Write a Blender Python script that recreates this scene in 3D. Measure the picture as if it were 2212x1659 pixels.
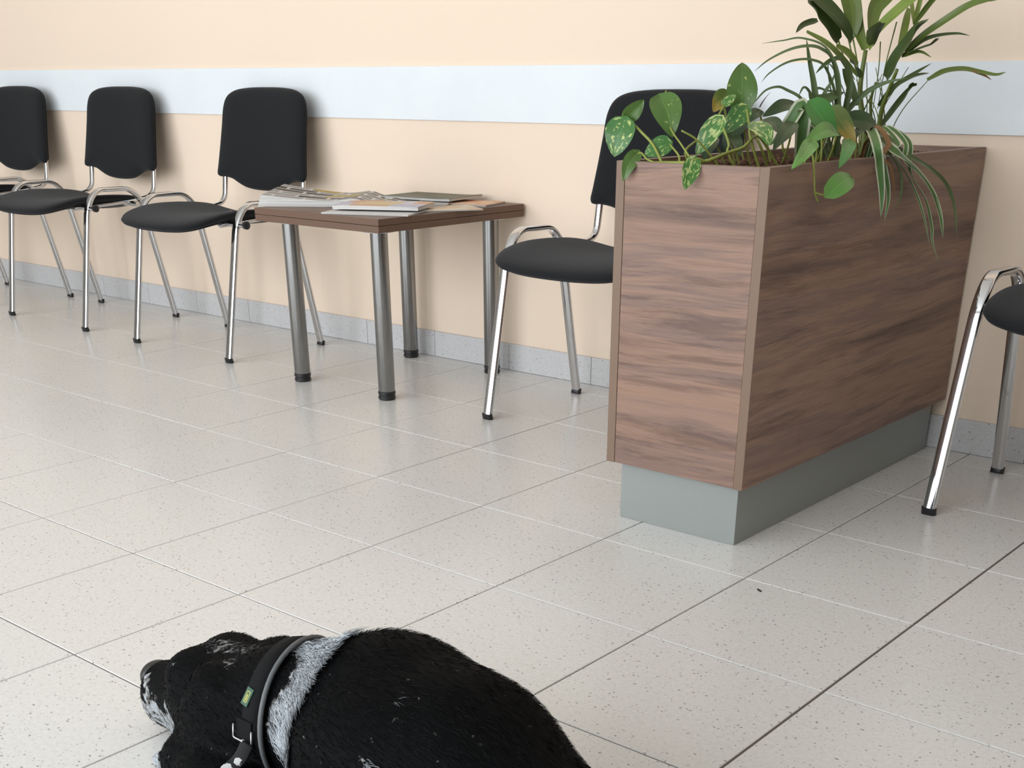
import bpy, bmesh, math, random
import numpy as np
from mathutils import Vector, Matrix

random.seed(7)
rng = np.random.default_rng(11)
scene = bpy.context.scene
COL = scene.collection
for o in list(bpy.data.objects):
    bpy.data.objects.remove(o)

# ------------------------------------------------------------------ camera
cam_d = bpy.data.cameras.new('camera')
cam = bpy.data.objects.new('camera', cam_d)
COL.objects.link(cam)
RIGHT = Vector((0.76651517, 0.64222493, 0.00127586))
DOWN = Vector((0.29662809, -0.35227130, -0.88764672))
FWD = Vector((-0.56961941, 0.68077314, -0.46052325))
CAM = Vector((2.01956, -2.97830, 0.83110))
cam.matrix_world = Matrix(((RIGHT.x, -DOWN.x, -FWD.x, CAM.x),
                           (RIGHT.y, -DOWN.y, -FWD.y, CAM.y),
                           (RIGHT.z, -DOWN.z, -FWD.z, CAM.z),
                           (0, 0, 0, 1)))
cam_d.sensor_width = 36.0
cam_d.lens = 2552.258 / 2212 * 36.0
cam_d.shift_x = -26.26 / 2212
cam_d.shift_y = 673.62 / 2212
cam_d.clip_start = 0.05
scene.camera = cam

# ------------------------------------------------------------------ world, light, exposure
world = bpy.data.worlds.new('daylight')
scene.world = world
world.use_nodes = True
bg = world.node_tree.nodes['Background']
bg.inputs[0].default_value = (0.80, 0.90, 1.0, 1)
bg.inputs[1].default_value = 1.0

def area_light(name, loc, rot, sx, sy, power, color):
    d = bpy.data.lights.new(name, 'AREA')
    d.shape = 'RECTANGLE'; d.size = sx; d.size_y = sy
    d.energy = power; d.color = color
    o = bpy.data.objects.new(name, d)
    o.location = loc; o.rotation_euler = rot
    COL.objects.link(o)
    return o

# daylight entering through the glazed front of the hall
area_light('window_daylight', (-0.9, -5.28, 1.45), (math.radians(90), 0, 0), 6.6, 2.3, 218, (0.93, 0.965, 1.0))

vs = scene.view_settings
vs.view_transform = 'Standard'
vs.look = 'None'
vs.exposure = 0.0
vs.gamma = 1.0
vs.use_curve_mapping = False
scene.cycles.use_denoising = True
scene.cycles.max_bounces = 8

# ------------------------------------------------------------------ helpers
def tag(o, label=None, cat=None, group=None, kind=None):
    if label: o['label'] = label
    if cat: o['category'] = cat
    if group: o['group'] = group
    if kind: o['kind'] = kind
    return o

def mesh(name, verts, faces, smooth=True, mat=None):
    m = bpy.data.meshes.new(name)
    m.from_pydata([tuple(v) for v in verts], [], faces)
    m.update()
    if smooth:
        m.polygons.foreach_set('use_smooth', [True] * len(m.polygons))
    if mat: m.materials.append(mat)
    return m

def link(name, me, parent=None, loc=None):
    o = bpy.data.objects.new(name, me)
    COL.objects.link(o)
    if parent is not None: o.parent = parent
    if loc is not None: o.location = loc
    return o

def mk(name, verts, faces, mat, parent=None, smooth=True, loc=None):
    return link(name, mesh(name, verts, faces, smooth, mat), parent, loc)

def empty(name, loc, rz=0.0):
    o = bpy.data.objects.new(name, None)
    o.empty_display_size = 0.05
    COL.objects.link(o)
    o.location = loc; o.rotation_euler = (0, 0, rz)
    return o

class MB:
    """collects shapes into one mesh"""
    def __init__(s): s.v = []; s.f = []
    def add(s, v, f):
        n = len(s.v); s.v += [tuple(p) for p in v]; s.f += [tuple(i + n for i in q) for q in f]
    def box(s, a, b, bev=0.0):
        (x0, y0, z0), (x1, y1, z1) = a, b
        if bev <= 0:
            v = [(x0,y0,z0),(x1,y0,z0),(x1,y1,z0),(x0,y1,z0),(x0,y0,z1),(x1,y0,z1),(x1,y1,z1),(x0,y1,z1)]
            f = [(0,3,2,1),(4,5,6,7),(0,1,5,4),(1,2,6,5),(2,3,7,6),(3,0,4,7)]
            s.add(v, f); return s
        bm = bmesh.new()
        bmesh.ops.create_cube(bm, size=1.0)
        for w in bm.verts:
            w.co = Vector((x0 + (w.co.x + .5) * (x1 - x0), y0 + (w.co.y + .5) * (y1 - y0), z0 + (w.co.z + .5) * (z1 - z0)))
        bmesh.ops.bevel(bm, geom=bm.edges[:], offset=bev, segments=2, affect='EDGES', profile=0.5)
        bm.verts.index_update()
        s.add([w.co for w in bm.verts], [[w.index for w in q.verts] for q in bm.faces])
        bm.free(); return s
    def lathe(s, c, prof, n=24, axis='z'):
        v = []; f = []
        for r, z in prof:
            for k in range(n):
                a = 2 * math.pi * k / n
                v.append((c[0] + r * math.cos(a), c[1] + r * math.sin(a), c[2] + z))
        m = len(prof)
        for j in range(m - 1):
            for k in range(n):
                f.append((j*n+k, j*n+(k+1) % n, (j+1)*n+(k+1) % n, (j+1)*n+k))
        f.append(tuple(range(n))[::-1]); f.append(tuple((m-1)*n+k for k in range(n)))
        s.add(v, f); return s
    def sweep(s, path, sect, up=None, scale=None, cap=True):
        """sect: list of (a,b); a along the side vector, b along the normal"""
        P = [Vector(p) for p in path]; n = len(sect); v = []; f = []
        side = Vector(up) if up is not None else None
        for i, p in enumerate(P):
            t = (P[min(i+1, len(P)-1)] - P[max(i-1, 0)]).normalized()
            if side is None:
                side = t.cross(Vector((0, 0, 1)))
                if side.length < .1: side = t.cross(Vector((0, 1, 0)))
            side = (side - t * side.dot(t)).normalized()
            nor = side.cross(t)
            k = scale[i] if scale is not None else 1.0
            for a, b in sect: v.append(p + side * a * k + nor * b * k)
        for i in range(len(P) - 1):
            for k in range(n):
                f.append((i*n+k, i*n+(k+1) % n, (i+1)*n+(k+1) % n, (i+1)*n+k))
        if cap:
            f.append(tuple(range(n))[::-1]); f.append(tuple((len(P)-1)*n+k for k in range(n)))
        s.add(v, f); return s
    def build(s, name, mat, parent=None, smooth=False, loc=None):
        return mk(name, s.v, s.f, mat, parent, smooth, loc)

def circle(r, n=10): return [(r*math.cos(2*math.pi*k/n), r*math.sin(2*math.pi*k/n)) for k in range(n)]

def stadium(w, h, n=6):
    """flat oval tube section, w along side, h along normal"""
    r = h / 2; c = w / 2 - r; o = []
    for k in range(n + 1):
        a = -math.pi/2 + math.pi*k/n; o.append((c + r*math.cos(a), r*math.sin(a)))
    for k in range(n + 1):
        a = math.pi/2 + math.pi*k/n; o.append((-c + r*math.cos(a), r*math.sin(a)))
    return o

def fillet(pts, rad, n=7):
    """polyline with rounded corners"""
    P = [Vector(p) for p in pts]; out = [P[0]]
    rads = rad if isinstance(rad, (list, tuple)) else [rad] * len(P)
    for i in range(1, len(P) - 1):
        a, b, c = P[i-1], P[i], P[i+1]
        d = min(rads[i], (a-b).length*.49, (c-b).length*.49)
        p, q = b + (a-b).normalized()*d, b + (c-b).normalized()*d
        for k in range(n + 1):
            t = k / n; out.append(p*(1-t)**2 + b*2*t*(1-t) + q*t*t)
    out.append(P[-1]); return out

def auto_smooth(o, ang=35):
    me = o.data
    try:
        me.set_sharp_from_angle(angle=math.radians(ang))
    except Exception: pass
    return o

def copy_tree(o, parent=None):
    c = o.copy(); COL.objects.link(c)
    if parent is not None: c.parent = parent
    for ch in list(o.children): copy_tree(ch, c)
    return c

# ------------------------------------------------------------------ materials
class Mat:
    def __init__(s, name):
        s.m = bpy.data.materials.new(name); s.m.use_nodes = True
        s.t = s.m.node_tree; s.n = s.t.nodes; s.b = s.n['Principled BSDF']
    def node(s, typ, **kw):
        n = s.n.new(typ)
        for k, v in kw.items():
            if k.startswith('i_'):
                key = k[2:]; key = int(key) if key.isdigit() else key.replace('_', ' ')
                n.inputs[key].default_value = v
            else: setattr(n, k, v)
        return n
    def L(s, a, b): s.t.links.new(a, b)
    def ramp(s, fac, stops, interp='LINEAR'):
        r = s.n.new('ShaderNodeValToRGB'); r.color_ramp.interpolation = interp
        e = r.color_ramp.elements
        while len(e) < len(stops): e.new(0.5)
        for q, (p, c) in zip(e, stops): q.position = p; q.color = (*c, 1) if len(c) == 3 else c
        s.L(fac, r.inputs[0]); return r.outputs[0]
    def mix(s, fac, a, b, typ='MIX'):
        n = s.n.new('ShaderNodeMix'); n.data_type = 'RGBA'; n.blend_type = typ
        for sock, v in ((n.inputs[0], fac), (n.inputs[6], a), (n.inputs[7], b)):
            if hasattr(v, 'is_output'): s.L(v, sock)
            else: sock.default_value = (*v, 1) if isinstance(v, (tuple, list)) and len(v) == 3 else v
        return n.outputs[2]
    def math(s, op, a, b=0.0, c=0.0):
        n = s.n.new('ShaderNodeMath'); n.operation = op
        for i, v in enumerate((a, b, c)):
            if hasattr(v, 'is_output'): s.L(v, n.inputs[i])
            else: n.inputs[i].default_value = v
        return n.outputs[0]
    def coord(s, kind='Object', scale=(1, 1, 1), loc=(0, 0, 0), rot=(0, 0, 0)):
        c = s.n.new('ShaderNodeTexCoord'); m = s.n.new('ShaderNodeMapping')
        m.inputs['Scale'].default_value = scale; m.inputs['Location'].default_value = loc; m.inputs['Rotation'].default_value = rot
        s.L(c.outputs[kind], m.inputs[0]); return m.outputs[0]
    def geo(s, scale=(1, 1, 1), loc=(0, 0, 0)):
        c = s.n.new('ShaderNodeNewGeometry'); m = s.n.new('ShaderNodeMapping')
        m.inputs['Scale'].default_value = scale; m.inputs['Location'].default_value = loc
        s.L(c.outputs['Position'], m.inputs[0]); return m.outputs[0]
    def noise(s, vec, scale, detail=3, rough=.5, dist=0.0):
        n = s.node('ShaderNodeTexNoise'); n.inputs['Scale'].default_value = scale; n.inputs['Detail'].default_value = detail
        n.inputs['Roughness'].default_value = rough; n.inputs['Distortion'].default_value = dist
        s.L(vec, n.inputs['Vector']); return n.outputs[0]
    def bump(s, h, strength=.2, dist=.002):
        b = s.node('ShaderNodeBump'); b.inputs['Strength'].default_value = strength; b.inputs['Distance'].default_value = dist
        s.L(h, b.inputs['Height']); s.L(b.outputs[0], s.b.inputs['Normal'])
    def set(s, color=None, rough=None, metal=None, spec=None, **kw):
        for key, v in (('Base Color', color), ('Roughness', rough), ('Metallic', metal), ('Specular IOR Level', spec)):
            if v is None: continue
            if hasattr(v, 'is_output'): s.L(v, s.b.inputs[key])
            else: s.b.inputs[key].default_value = (*v, 1) if key == 'Base Color' else v
        for k, v in kw.items(): s.b.inputs[k.replace('_', ' ')].default_value = v
        return s

def plain(name, color, rough=.5, metal=0.0, spec=.5, **kw):
    return Mat(name).set(color, rough, metal, spec, **kw).m

def m_wall(name, c, bump=.25):
    a = Mat(name); v = a.geo()
    n = a.noise(v, 2.2, 3); fine = a.noise(v, 220, 3, .6)
    col = a.mix(a.math('MULTIPLY', n, .12), c, tuple(q*.93 for q in c))
    a.set(col, .75, spec=.25); a.bump(fine, bump, .0012); return a.m

def m_stripe():
    a = Mat('white_wall_guard'); v = a.geo()
    n = a.noise(v, 5, 4); fine = a.noise(v, 420, 2, .6)
    col = a.ramp(n, [(.3, (.77, .81, .84)), (.7, (.80, .84, .86))])
    sp = a.node('ShaderNodeTexVoronoi'); sp.inputs['Scale'].default_value = 38; a.L(v, sp.inputs['Vector'])
    spk = a.math('LESS_THAN', sp.outputs['Distance'], .07)
    rnd = a.node('ShaderNodeSeparateColor'); a.L(sp.outputs['Color'], rnd.inputs[0])
    spk = a.math('MULTIPLY', spk, a.math('GREATER_THAN', rnd.outputs[0], .72))
    col = a.mix(a.math('MULTIPLY', spk, .3), col, (.45, .47, .5))
    a.set(col, .6, spec=.3); a.bump(fine, .35, .001); return a.m

def m_tile(name, base, dark, rough):
    a = Mat(name); v = a.geo()
    oi = a.node('ShaderNodeObjectInfo')
    big = a.noise(v, 3.0, 2); fine = a.noise(v, 130, 3, .65)
    col = a.ramp(fine, [(.30, tuple(q*.90 for q in base)), (.62, base)])
    col = a.mix(a.math('MULTIPLY', oi.outputs['Random'], .10), col, tuple(q*.86 for q in base))
    for sc, th, rn, am in ((95, .17, .50, .78), (170, .20, .55, .5)):
        sp = a.node('ShaderNodeTexVoronoi'); sp.inputs['Scale'].default_value = sc; sp.inputs['Randomness'].default_value = 1
        wob = a.noise(v, sc*1.6, 2, .6)
        wv = a.node('ShaderNodeVectorMath', operation='ADD'); a.L(v, wv.inputs[0])
        cmb = a.node('ShaderNodeCombineXYZ'); w = a.math('MULTIPLY', wob, .9/sc)
        a.L(w, cmb.inputs[0]); a.L(cmb.outputs[0], wv.inputs[1]); a.L(wv.outputs[0], sp.inputs['Vector'])
        rnd = a.node('ShaderNodeSeparateColor'); a.L(sp.outputs['Color'], rnd.inputs[0])
        k = a.math('MULTIPLY', a.math('LESS_THAN', sp.outputs['Distance'], th), a.math('GREATER_THAN', rnd.outputs[0], rn))
        col = a.mix(a.math('MULTIPLY', k, am), col, dark)
    a.set(col, a.math('MULTIPLY_ADD', big, .10, rough), spec=.5)
    a.bump(a.noise(v, 24, 2), .05, .001); return a.m

def m_walnut(name, axis, seed, tint=1.0):
    """walnut laminate, grain running along the given axis"""
    a = Mat(name)
    sc = {'x': (.34, .34, 5.5), 'y': (.34, .34, 5.5)}[axis]
    v = a.geo(sc, (seed, seed*.7, seed*1.3))
    warp = a.noise(a.geo({'x': (1.0, 1, 3), 'y': (1, 1.0, 3)}[axis], (seed*2, 0, seed)), 1.0, 2)
    add = a.node('ShaderNodeVectorMath', operation='ADD'); a.L(v, add.inputs[0])
    cmb = a.node('ShaderNodeCombineXYZ'); a.L(a.math('MULTIPLY', warp, .9 if axis == 'x' else .45), cmb.inputs[2]); a.L(cmb.outputs[0], add.inputs[1])
    n1 = a.noise(add.outputs[0], 2.2, 6, .62, .25)
    n2 = a.noise(add.outputs[0], 7.0, 5, .72)
    fib = a.noise(a.geo({'x': (6, 1, 260), 'y': (1, 6, 260)}[axis]), 1.0, 4, .7)
    t = tint
    col = a.ramp(n1, [(.28, (.120*t, .078*t, .068*t)), (.40, (.235*t, .145*t, .108*t)), (.47, (.320*t, .200*t, .145*t)), (.52, (.225*t, .146*t, .120*t)), (.60, (.315*t, .200*t, .150*t)), (.72, (.345*t, .208*t, .140*t))])
    dk = a.ramp(n2, [(.38, (.60, .58, .60)), (.47, (1, 1, 1))])
    col = a.mix(.75, col, dk, 'MULTIPLY')
    fb = a.ramp(fib, [(.25, (.80, .78, .77)), (.7, (1.06, 1.05, 1.04))])
    col = a.mix(.8, col, fb, 'MULTIPLY')
    a.set(col, .46, spec=.35); a.bump(fib, .08, .0006); return a.m

def m_fabric():
    a = Mat('charcoal_upholstery'); v = a.geo()
    w = a.noise(v, 900, 2, .7); b = a.noise(v, 16, 3)
    col = a.ramp(w, [(.3, (.009, .0095, .0105)), (.7, (.019, .020, .022))])
    col = a.mix(a.math('MULTIPLY', b, .35), col, (.013, .014, .016))
    a.set(col, .92, spec=.12, Sheen_Weight=.10, Sheen_Roughness=.5); a.bump(w, .5, .0008); return a.m

def m_brushed():
    a = Mat('brushed_steel'); 
    n = a.noise(a.coord('Object', (90, 90, 3)), 6, 3, .6)
    col = a.ramp(n, [(.3, (.25, .25, .245)), (.7, (.34, .34, .335))])
    a.set(col, .24, 1.0); return a.m

M = {}
M['peach'] = m_wall('peach_wall_paint', (.86, .705, .565))
M['white_paint'] = m_wall('white_paint', (.80, .80, .78))
M['guard'] = m_stripe()
M['tile'] = m_tile('speckled_floor_tile', (.765, .75, .725), (.22, .20, .185), .20)
M['skirting'] = m_tile('speckled_skirting_tile', (.62, .615, .615), (.20, .20, .20), .38)
M['grout'] = plain('grout', (.13, .112, .095), .9)
M['walnut_x'] = m_walnut('walnut_front', 'x', 3.1)
M['walnut_y'] = m_walnut('walnut_side', 'y', 8.3)
M['walnut_top'] = m_walnut('walnut_table', 'x', 15.7, .6)
M['edge'] = plain('walnut_edge_band', (.215, .142, .100), .5, spec=.35)
M['table_edge'] = plain('table_edge_band', (.150, .088, .060), .5, spec=.35)
M['plinth'] = plain('grey_plinth_laminate', (.29, .31, .295), .38, .2, .5)
M['chrome'] = plain('chrome', (.66, .66, .67), .07, 1.0)
M['brushed'] = m_brushed()
M['fabric'] = m_fabric()
M['black'] = plain('black_plastic', (.012, .012, .013), .42)
M['shell'] = plain('black_shell', (.010, .010, .011), .6)
M['frame_white'] = plain('white_window_frame', (.75, .75, .75), .4)

# ------------------------------------------------------------------ the room
T = 1 / 3.0
YOFF = 3.3304                    # tile rows from the wall to the row line used as origin
RX0, RX1, RY0, RZ1 = -9.0, 7.0, -5.2, 2.9

b = MB(); b.box((RX0, RY0, -.06), (RX1, 0.0, -.0022))
floor = tag(b.build('floor', M['grout']), 'pale speckled tiled floor with dark joints', 'floor', kind='structure')

def tile_mesh(w, d, wide=0.0):
    g, c = .0013, .0010
    x0, x1, y0, y1 = g + wide, w - g, g, d - g
    v = []
    for z, i in ((-.004, 0), (-c, 0), (0, c)):
        v += [(x0+i, y0+i, z), (x1-i, y0+i, z), (x1-i, y1-i, z), (x0+i, y1-i, z)]
    f = [(8, 9, 10, 11)]
    for r in (0, 4):
        for k in range(4): f.append((r+k, r+(k+1) % 4, r+4+(k+1) % 4, r+4+k))
    return v, f

rows = []
k = 3
y1 = 0.0
while y1 > RY0 + .01:
    y0 = max((k - YOFF) * T, RY0)
    rows.append((y0, y1)); y1 = y0; k -= 1
cols = [(i * T, (i + 1) * T) for i in range(-27, 21)]
tm = {}
rest = MB()
for (y0, y1) in rows:
    for (x0, x1) in cols:
        d = round(y1 - y0, 4)
        near = -4.36 < x0 and x1 < 2.02 and y0 > -2.75
        if near:
            wd = .0018 if abs(x0 - 4*T) < .01 else .0008 if abs(x0 + 5*T) < .01 else 0.0   # wider movement joints
            if (d, wd) not in tm: tm[d, wd] = mesh('tile', *tile_mesh(T, d, wd), False, M['tile'])
            t = link('tile', tm[d, wd], floor, (x0, y0, random.uniform(-.0004, 0)))
        else:
            v, f = tile_mesh(T, d); rest.add([(p[0]+x0, p[1]+y0, p[2]) for p in v], f)
o = rest.build('outlying_tiles', M['tile'], floor); o['kind'] = 'stuff'

def wall(name, a, b_, mat, label):
    m = MB(); m.box(a, b_); return tag(m.build(name, mat), label, 'wall', kind='structure')

wall('wall_back', (RX0, 0, -.06), (RX1, .15, RZ1), M['peach'], 'peach painted wall behind the chairs')
wall('wall_right', (RX1, RY0, -.06), (RX1 + .15, .15, RZ1), M['white_paint'], 'white end wall beyond the planter')
# front wall and left wall with glazed openings
m = MB()
FY = RY0
m.box((RX0, FY - .15, -.06), (RX1, FY, .2)); m.box((RX0, FY - .15, 2.6), (RX1, FY, RZ1))
m.box((RX0, FY - .15, .2), (-4.2, FY, 2.6)); m.box((2.4, FY - .15, .2), (RX1, FY, 2.6))
tag(m.build('wall_front', M['white_paint']), 'white wall with a wide glazed opening opposite the chairs', 'wall', kind='structure')
wall('wall_left', (RX0 - .15, RY0, -.06), (RX0, .15, RZ1), M['white_paint'], 'white end wall at the far end of the row')
m = MB(); m.box((RX0, RY0, RZ1), (RX1, .15, RZ1 + .1))
tag(m.build('ceiling', M['white_paint']), 'flat white ceiling', 'ceiling', kind='structure')
w = empty('window_1', (-.9, FY - .06, .2)); tag(w, 'white framed window front', 'window', kind='structure')
for i in range(7):
    x = -3.3 + i * 6.6 / 6
    m = MB(); m.box((x - .03, -.03, 0), (x + .03, .03, 2.4)); m.build('mullion', M['frame_white'], w)
# skirting tiles
SK_H = .083
sk = empty('baseboard_back', (0, 0, 0)); tag(sk, 'grey speckled tile skirting along the peach wall', 'skirting', kind='structure')
m = MB(); m.box((T*0 + .0009, -.0085, .0005), (T - .0009, 0.0, SK_H), .0008)
skm = mesh('skirting_tile', m.v, m.f, False, M['skirting'])
x = -.198 + T * 12
while x > -4.4:
    x -= T
    if x + T < RX1: link('skirting_tile', skm, sk, (x, -.0005, 0))
m = MB(); m.box((RX0, -.0065, 0), (x, 0, SK_H)); m.build('outlying_skirting', M['skirting'], sk)
m = MB(); m.box((x, -.006, 0), (-.198 + T*12 - T, 0, SK_H - .002)); m.build('skirting_mortar', plain('mortar', (.30, .29, .28), .9), sk)

# wall guard stripe
m = MB(); m.box((RX0, -.007, .7265), (RX1, 0, .8763), .0012)
tag(m.build('trim_1', M['guard']), 'wide pale blue-white guard stripe along the peach wall', 'wall trim', kind='structure')

# ------------------------------------------------------------------ chairs
def pad(outline, centre, surf, top, bot, rings=(0, .25, .45, .62, .76, .87, .94, .98, 1.0), p=6.0):
    """cushion: outline in 2D, surf(u,v) = mid height, domed above and below"""
    n = len(outline); v = []; f = []
    def ring(s, sg, th):
        for (a, c) in outline:
            u = centre[0] + (a - centre[0]) * s; w = centre[1] + (c - centre[1]) * s
            v.append((u, w, surf(u, w) + sg * th * (1 - s ** p) ** .5))
    R = [r for r in rings if r > 0]
    v.append((centre[0], centre[1], surf(*centre) + top))
    for s in R: ring(s, 1, top)
    for s in R[-2::-1]: ring(s, -1, bot)
    v.append((centre[0], centre[1], surf(*centre) - bot))
    m = 2 * len(R) - 1
    for k in range(n): f.append((0, 1 + k, 1 + (k + 1) % n))
    for j in range(m - 1):
        for k in range(n):
            a = 1 + j*n; f.append((a+k, a+n+k, a+n+(k+1) % n, a+(k+1) % n))
    e = len(v) - 1; a = 1 + (m-1)*n
    for k in range(n): f.append((e, a + (k+1) % n, a + k))
    return v, f

def smooth_closed(pts, n=4):
    """Catmull-Rom through closed 2D control points"""
    out = []; N = len(pts)
    for i in range(N):
        p0, p1, p2, p3 = (pts[(i+k-1) % N] for k in range(4))
        for j in range(n):
            t = j / n
            out.append(tuple(.5*((2*p1[d]) + (-p0[d]+p2[d])*t + (2*p0[d]-5*p1[d]+4*p2[d]-p3[d])*t*t + (-p0[d]+3*p1[d]-3*p2[d]+p3[d])*t**3) for d in (0, 1)))
    return out

def make_chair():
    root = empty('stacking_chair', (0, 0, 0))
    # y is measured from the wall (0), room side negative
    sect = stadium(.030, .015)
    for sx in (-1, 1):
        x = sx * .265
        path = fillet([(x, -.532, .012), (x, -.447, .428), (x, -.405, .482), (x, -.262, .480), (x, -.217, .440), (x, -.130, .012)], [0, .06, .045, .045, .06, 0], 8)
        m = MB(); m.sweep(path, sect, up=(1, 0, 0))
        fr = auto_smooth(m.build('side_frame', M['chrome'], root, True), 50)
        for y, dy in ((-.532, -.0006), (-.130, .0006)):
            m = MB(); m.sweep([(x, y - dy*4, 0), (x, y, .004), (x, y + dy*4, .016)], stadium(.033, .018), up=(1, 0, 0))
            auto_smooth(m.build('foot_cap', M['black'], fr, True), 50)
        xu = sx * .212
        path = fillet([(xu, -.106, .572), (xu, -.110, .53), (xu, -.122, .447), (xu, -.19, .434), (xu, -.470, .420)], [0, .02, .04, .06, 0], 8)
        m = MB(); m.sweep(path, stadium(.022, .014), up=(1, 0, 0))
        auto_smooth(m.build('back_upright', M['chrome'], root, True), 50)
    # cross tubes under the seat, with black plugs
    for y, z in ((-.440, .424), (-.235, .424)):
        m = MB(); xe = .300 if y < -.3 else .268
        m.sweep([(-.268, y, z), (xe, y, z)], circle(.0095, 12))
        bar = auto_smooth(m.build('cross_bar', M['chrome'], root, True), 50)
        for sx in (1,) if y < -.3 else ():
            m = MB(); m.sweep([(sx*(xe - .002), y, z), (sx*(xe + .002), y, z), (sx*(xe + .013), y, z), (sx*(xe + .015), y, z)], circle(.0125, 12), scale=[.8, 1, 1, .7])
            auto_smooth(m.build('plug', M['black'], bar, True), 50)
    # seat
    out = smooth_closed([(0, -.602), (.09, -.599), (.165, -.586), (.212, -.555), (.232, -.50), (.236, -.40), (.232, -.30), (.222, -.225), (.19, -.180), (.12, -.166), (0, -.162),
                         (-.12, -.166), (-.19, -.180), (-.222, -.225), (-.232, -.30), (-.236, -.40), (-.232, -.50), (-.212, -.555), (-.165, -.586), (-.09, -.599)], 4)
    def surf(x, y):
        t = (-y - .165) / .44             # 0 rear, 1 front
        z = .455 - .046 * max(0, (t - .45) / .55) ** 2.2
        dip = .034 * (1 - (x / .24) ** 2) * (1 - max(0, (t - .35) / .65) ** 1.5 if t > .35 else 1)
        return z - dip - .010 * max(0, .35 - t) * 2
    v, f = pad(out, (0, -.38), surf, .015, .017, p=10.0)
    mk('seat', v, f, M['fabric'], root)
    shell = [(a*.93, -.38 + (c + .38)*.93) for a, c in out]
    v, f = pad(shell, (0, -.38), lambda x, y: surf(x, y) - .014, .004, .008)
    mk('seat_shell', v, f, M['shell'], root)
    # backrest in (x, z), pushed along y
    bo = smooth_closed([(0, .817), (.09, .8155), (.160, .808), (.200, .790), (.217, .755), (.221, .70), (.226, .64), (.233, .57), (.236, .541), (.226, .531), (.195, .5305),
                        (.160, .525), (.125, .512), (.09, .501), (.045, .4955), (0, .494),
                        (-.045, .4955), (-.09, .501), (-.125, .512), (-.160, .525), (-.195, .5305), (-.226, .531), (-.236, .541), (-.233, .57), (-.226, .64), (-.221, .70), (-.217, .755), (-.200, .790), (-.160, .808), (-.09, .8155)], 4)
    def bs(x, z):
        return .108 - (z - .53) * .185 + .02 * (z - .53) ** 2 + .014 * (x / .236) ** 2
    v, f = pad(bo, (0, .665), bs, .021, .021, p=9.0)
    mk('backrest', [(a, -h, c) for a, c, h in v], f, M['fabric'], root)
    sh = [(a*.95, .665 + (c - .665)*.95) for a, c in bo]
    v, f = pad(sh, (0, .665), lambda x, z: bs(x, z) - .016, .004, .010)
    mk('back_shell', [(a, -h, c) for a, c, h in v], f, M['shell'], root)
    return root

chair = make_chair()
chairs = [
    (-3.215, 0.004, 0.0, 'charcoal chair with chrome frame cut off by the left edge of the photo'),
    (-2.447, 0.004, 0.0, 'charcoal padded chrome chair, second from the left, whole seat in view, away from the table'),
    (-1.577, 0.0, 0.0, 'charcoal padded chrome chair directly left of the magazine table'),
    (0.104, 0.0, 0.0, 'charcoal padded chrome chair half hidden between the magazine table and the planter'),
    (1.378, 0.006, 0.0, 'charcoal padded chrome chair cut off by the right edge, right of the planter'),
]
for i, (cx, cy, rz, lab) in enumerate(chairs):
    c = chair if i == 0 else copy_tree(chair)
    c.location = (cx, cy, 0); c.rotation_euler = (0, 0, rz)
    tag(c, lab, 'chair', 'charcoal waiting room chairs along the wall')

# ------------------------------------------------------------------ magazine table
TX0, TX1, TY0, TY1, TZ0, TZ1 = -.988, -.466, -.622, -.012, .4695, .5055
table = empty('magazine_table', (-.727, -.317, 0)); tag(table, 'low walnut square table with four brushed steel legs, strewn with magazines', 'table')
def P(o, x, y, z=0): return (x - o.location.x, y - o.location.y, z)
zm = (TZ0 + TZ1) / 2
for nm, z0, z1 in (('tabletop', zm + .0004, TZ1), ('lower_board', TZ0, zm - .0004)):
    m = MB(); m.box(P(table, TX0, TY0, z0), P(table, TX1, TY1, z1), .0012)
    o = m.build(nm, M['table_edge'], table)
    o.data.materials.append(M['walnut_top'])
    for q in o.data.polygons:
        if abs(q.normal.z) > .9: q.material_index = 1
for x, y in ((-.921, -.548), (-.544, -.548), (-.921, -.068), (-.544, -.078)):
    a, c, _ = P(table, x, y)
    m = MB(); m.lathe((a, c, 0), [(.0235, .024), (.0245, .026), (.0245, TZ0 - .006), (.0235, TZ0 - .005)], 32)
    lg = auto_smooth(m.build('leg', M['brushed'], table, True), 40)
    m = MB(); m.lathe((a, c, 0), [(.022, 0), (.0257, .003), (.0257, .009), (.0238, .011), (.0238, .014), (.0257, .016), (.0257, .023), (.024, .025)], 32)
    auto_smooth(m.build('adjustable_foot', M['black'], lg, True), 40)
    m = MB(); m.lathe((a, c, 0), [(.043, TZ0 - .0065), (.047, TZ0 - .003), (.047, TZ0)], 32)
    auto_smooth(m.build('mounting_plate', M['frame_white'], lg, True), 40)

# ------------------------------------------------------------------ planter
PX0, PX1, PY0, PY1, PZ0, PZ1 = .5905, .9165, -1.0020, -.012, .1265, .702
TH = .0195
planter = empty('planter_box', ((PX0+PX1)/2, (PY0+PY1)/2, 0)); tag(planter, 'tall walnut laminate planter box on a grey plinth, set end-on to the wall', 'planter')
def boxed(name, a, c, mat, par, edge=None, axis=None, bev=.0007):
    m = MB(); m.box(P(planter, *a), P(planter, *c), bev)
    o = m.build(name, mat, par)
    if edge:
        o.data.materials.append(edge)
        for q in o.data.polygons:
            if abs(q.normal[axis]) < .9: q.material_index = 1
    return o
boxed('side_panel', (PX0, PY0, PZ0), (PX0 + TH, PY1, PZ1), M['walnut_y'], planter, M['edge'], 0)
boxed('side_panel', (PX1 - TH, PY0, PZ0), (PX1, PY1, PZ1), M['walnut_y'], planter, M['edge'], 0)
boxed('front_panel', (PX0 + TH + .0006, PY0 + .001, PZ0 + .0005), (PX1 - TH - .0006, PY0 + TH, PZ1 - .0005), M['walnut_x'], planter, M['edge'], 1)
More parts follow.
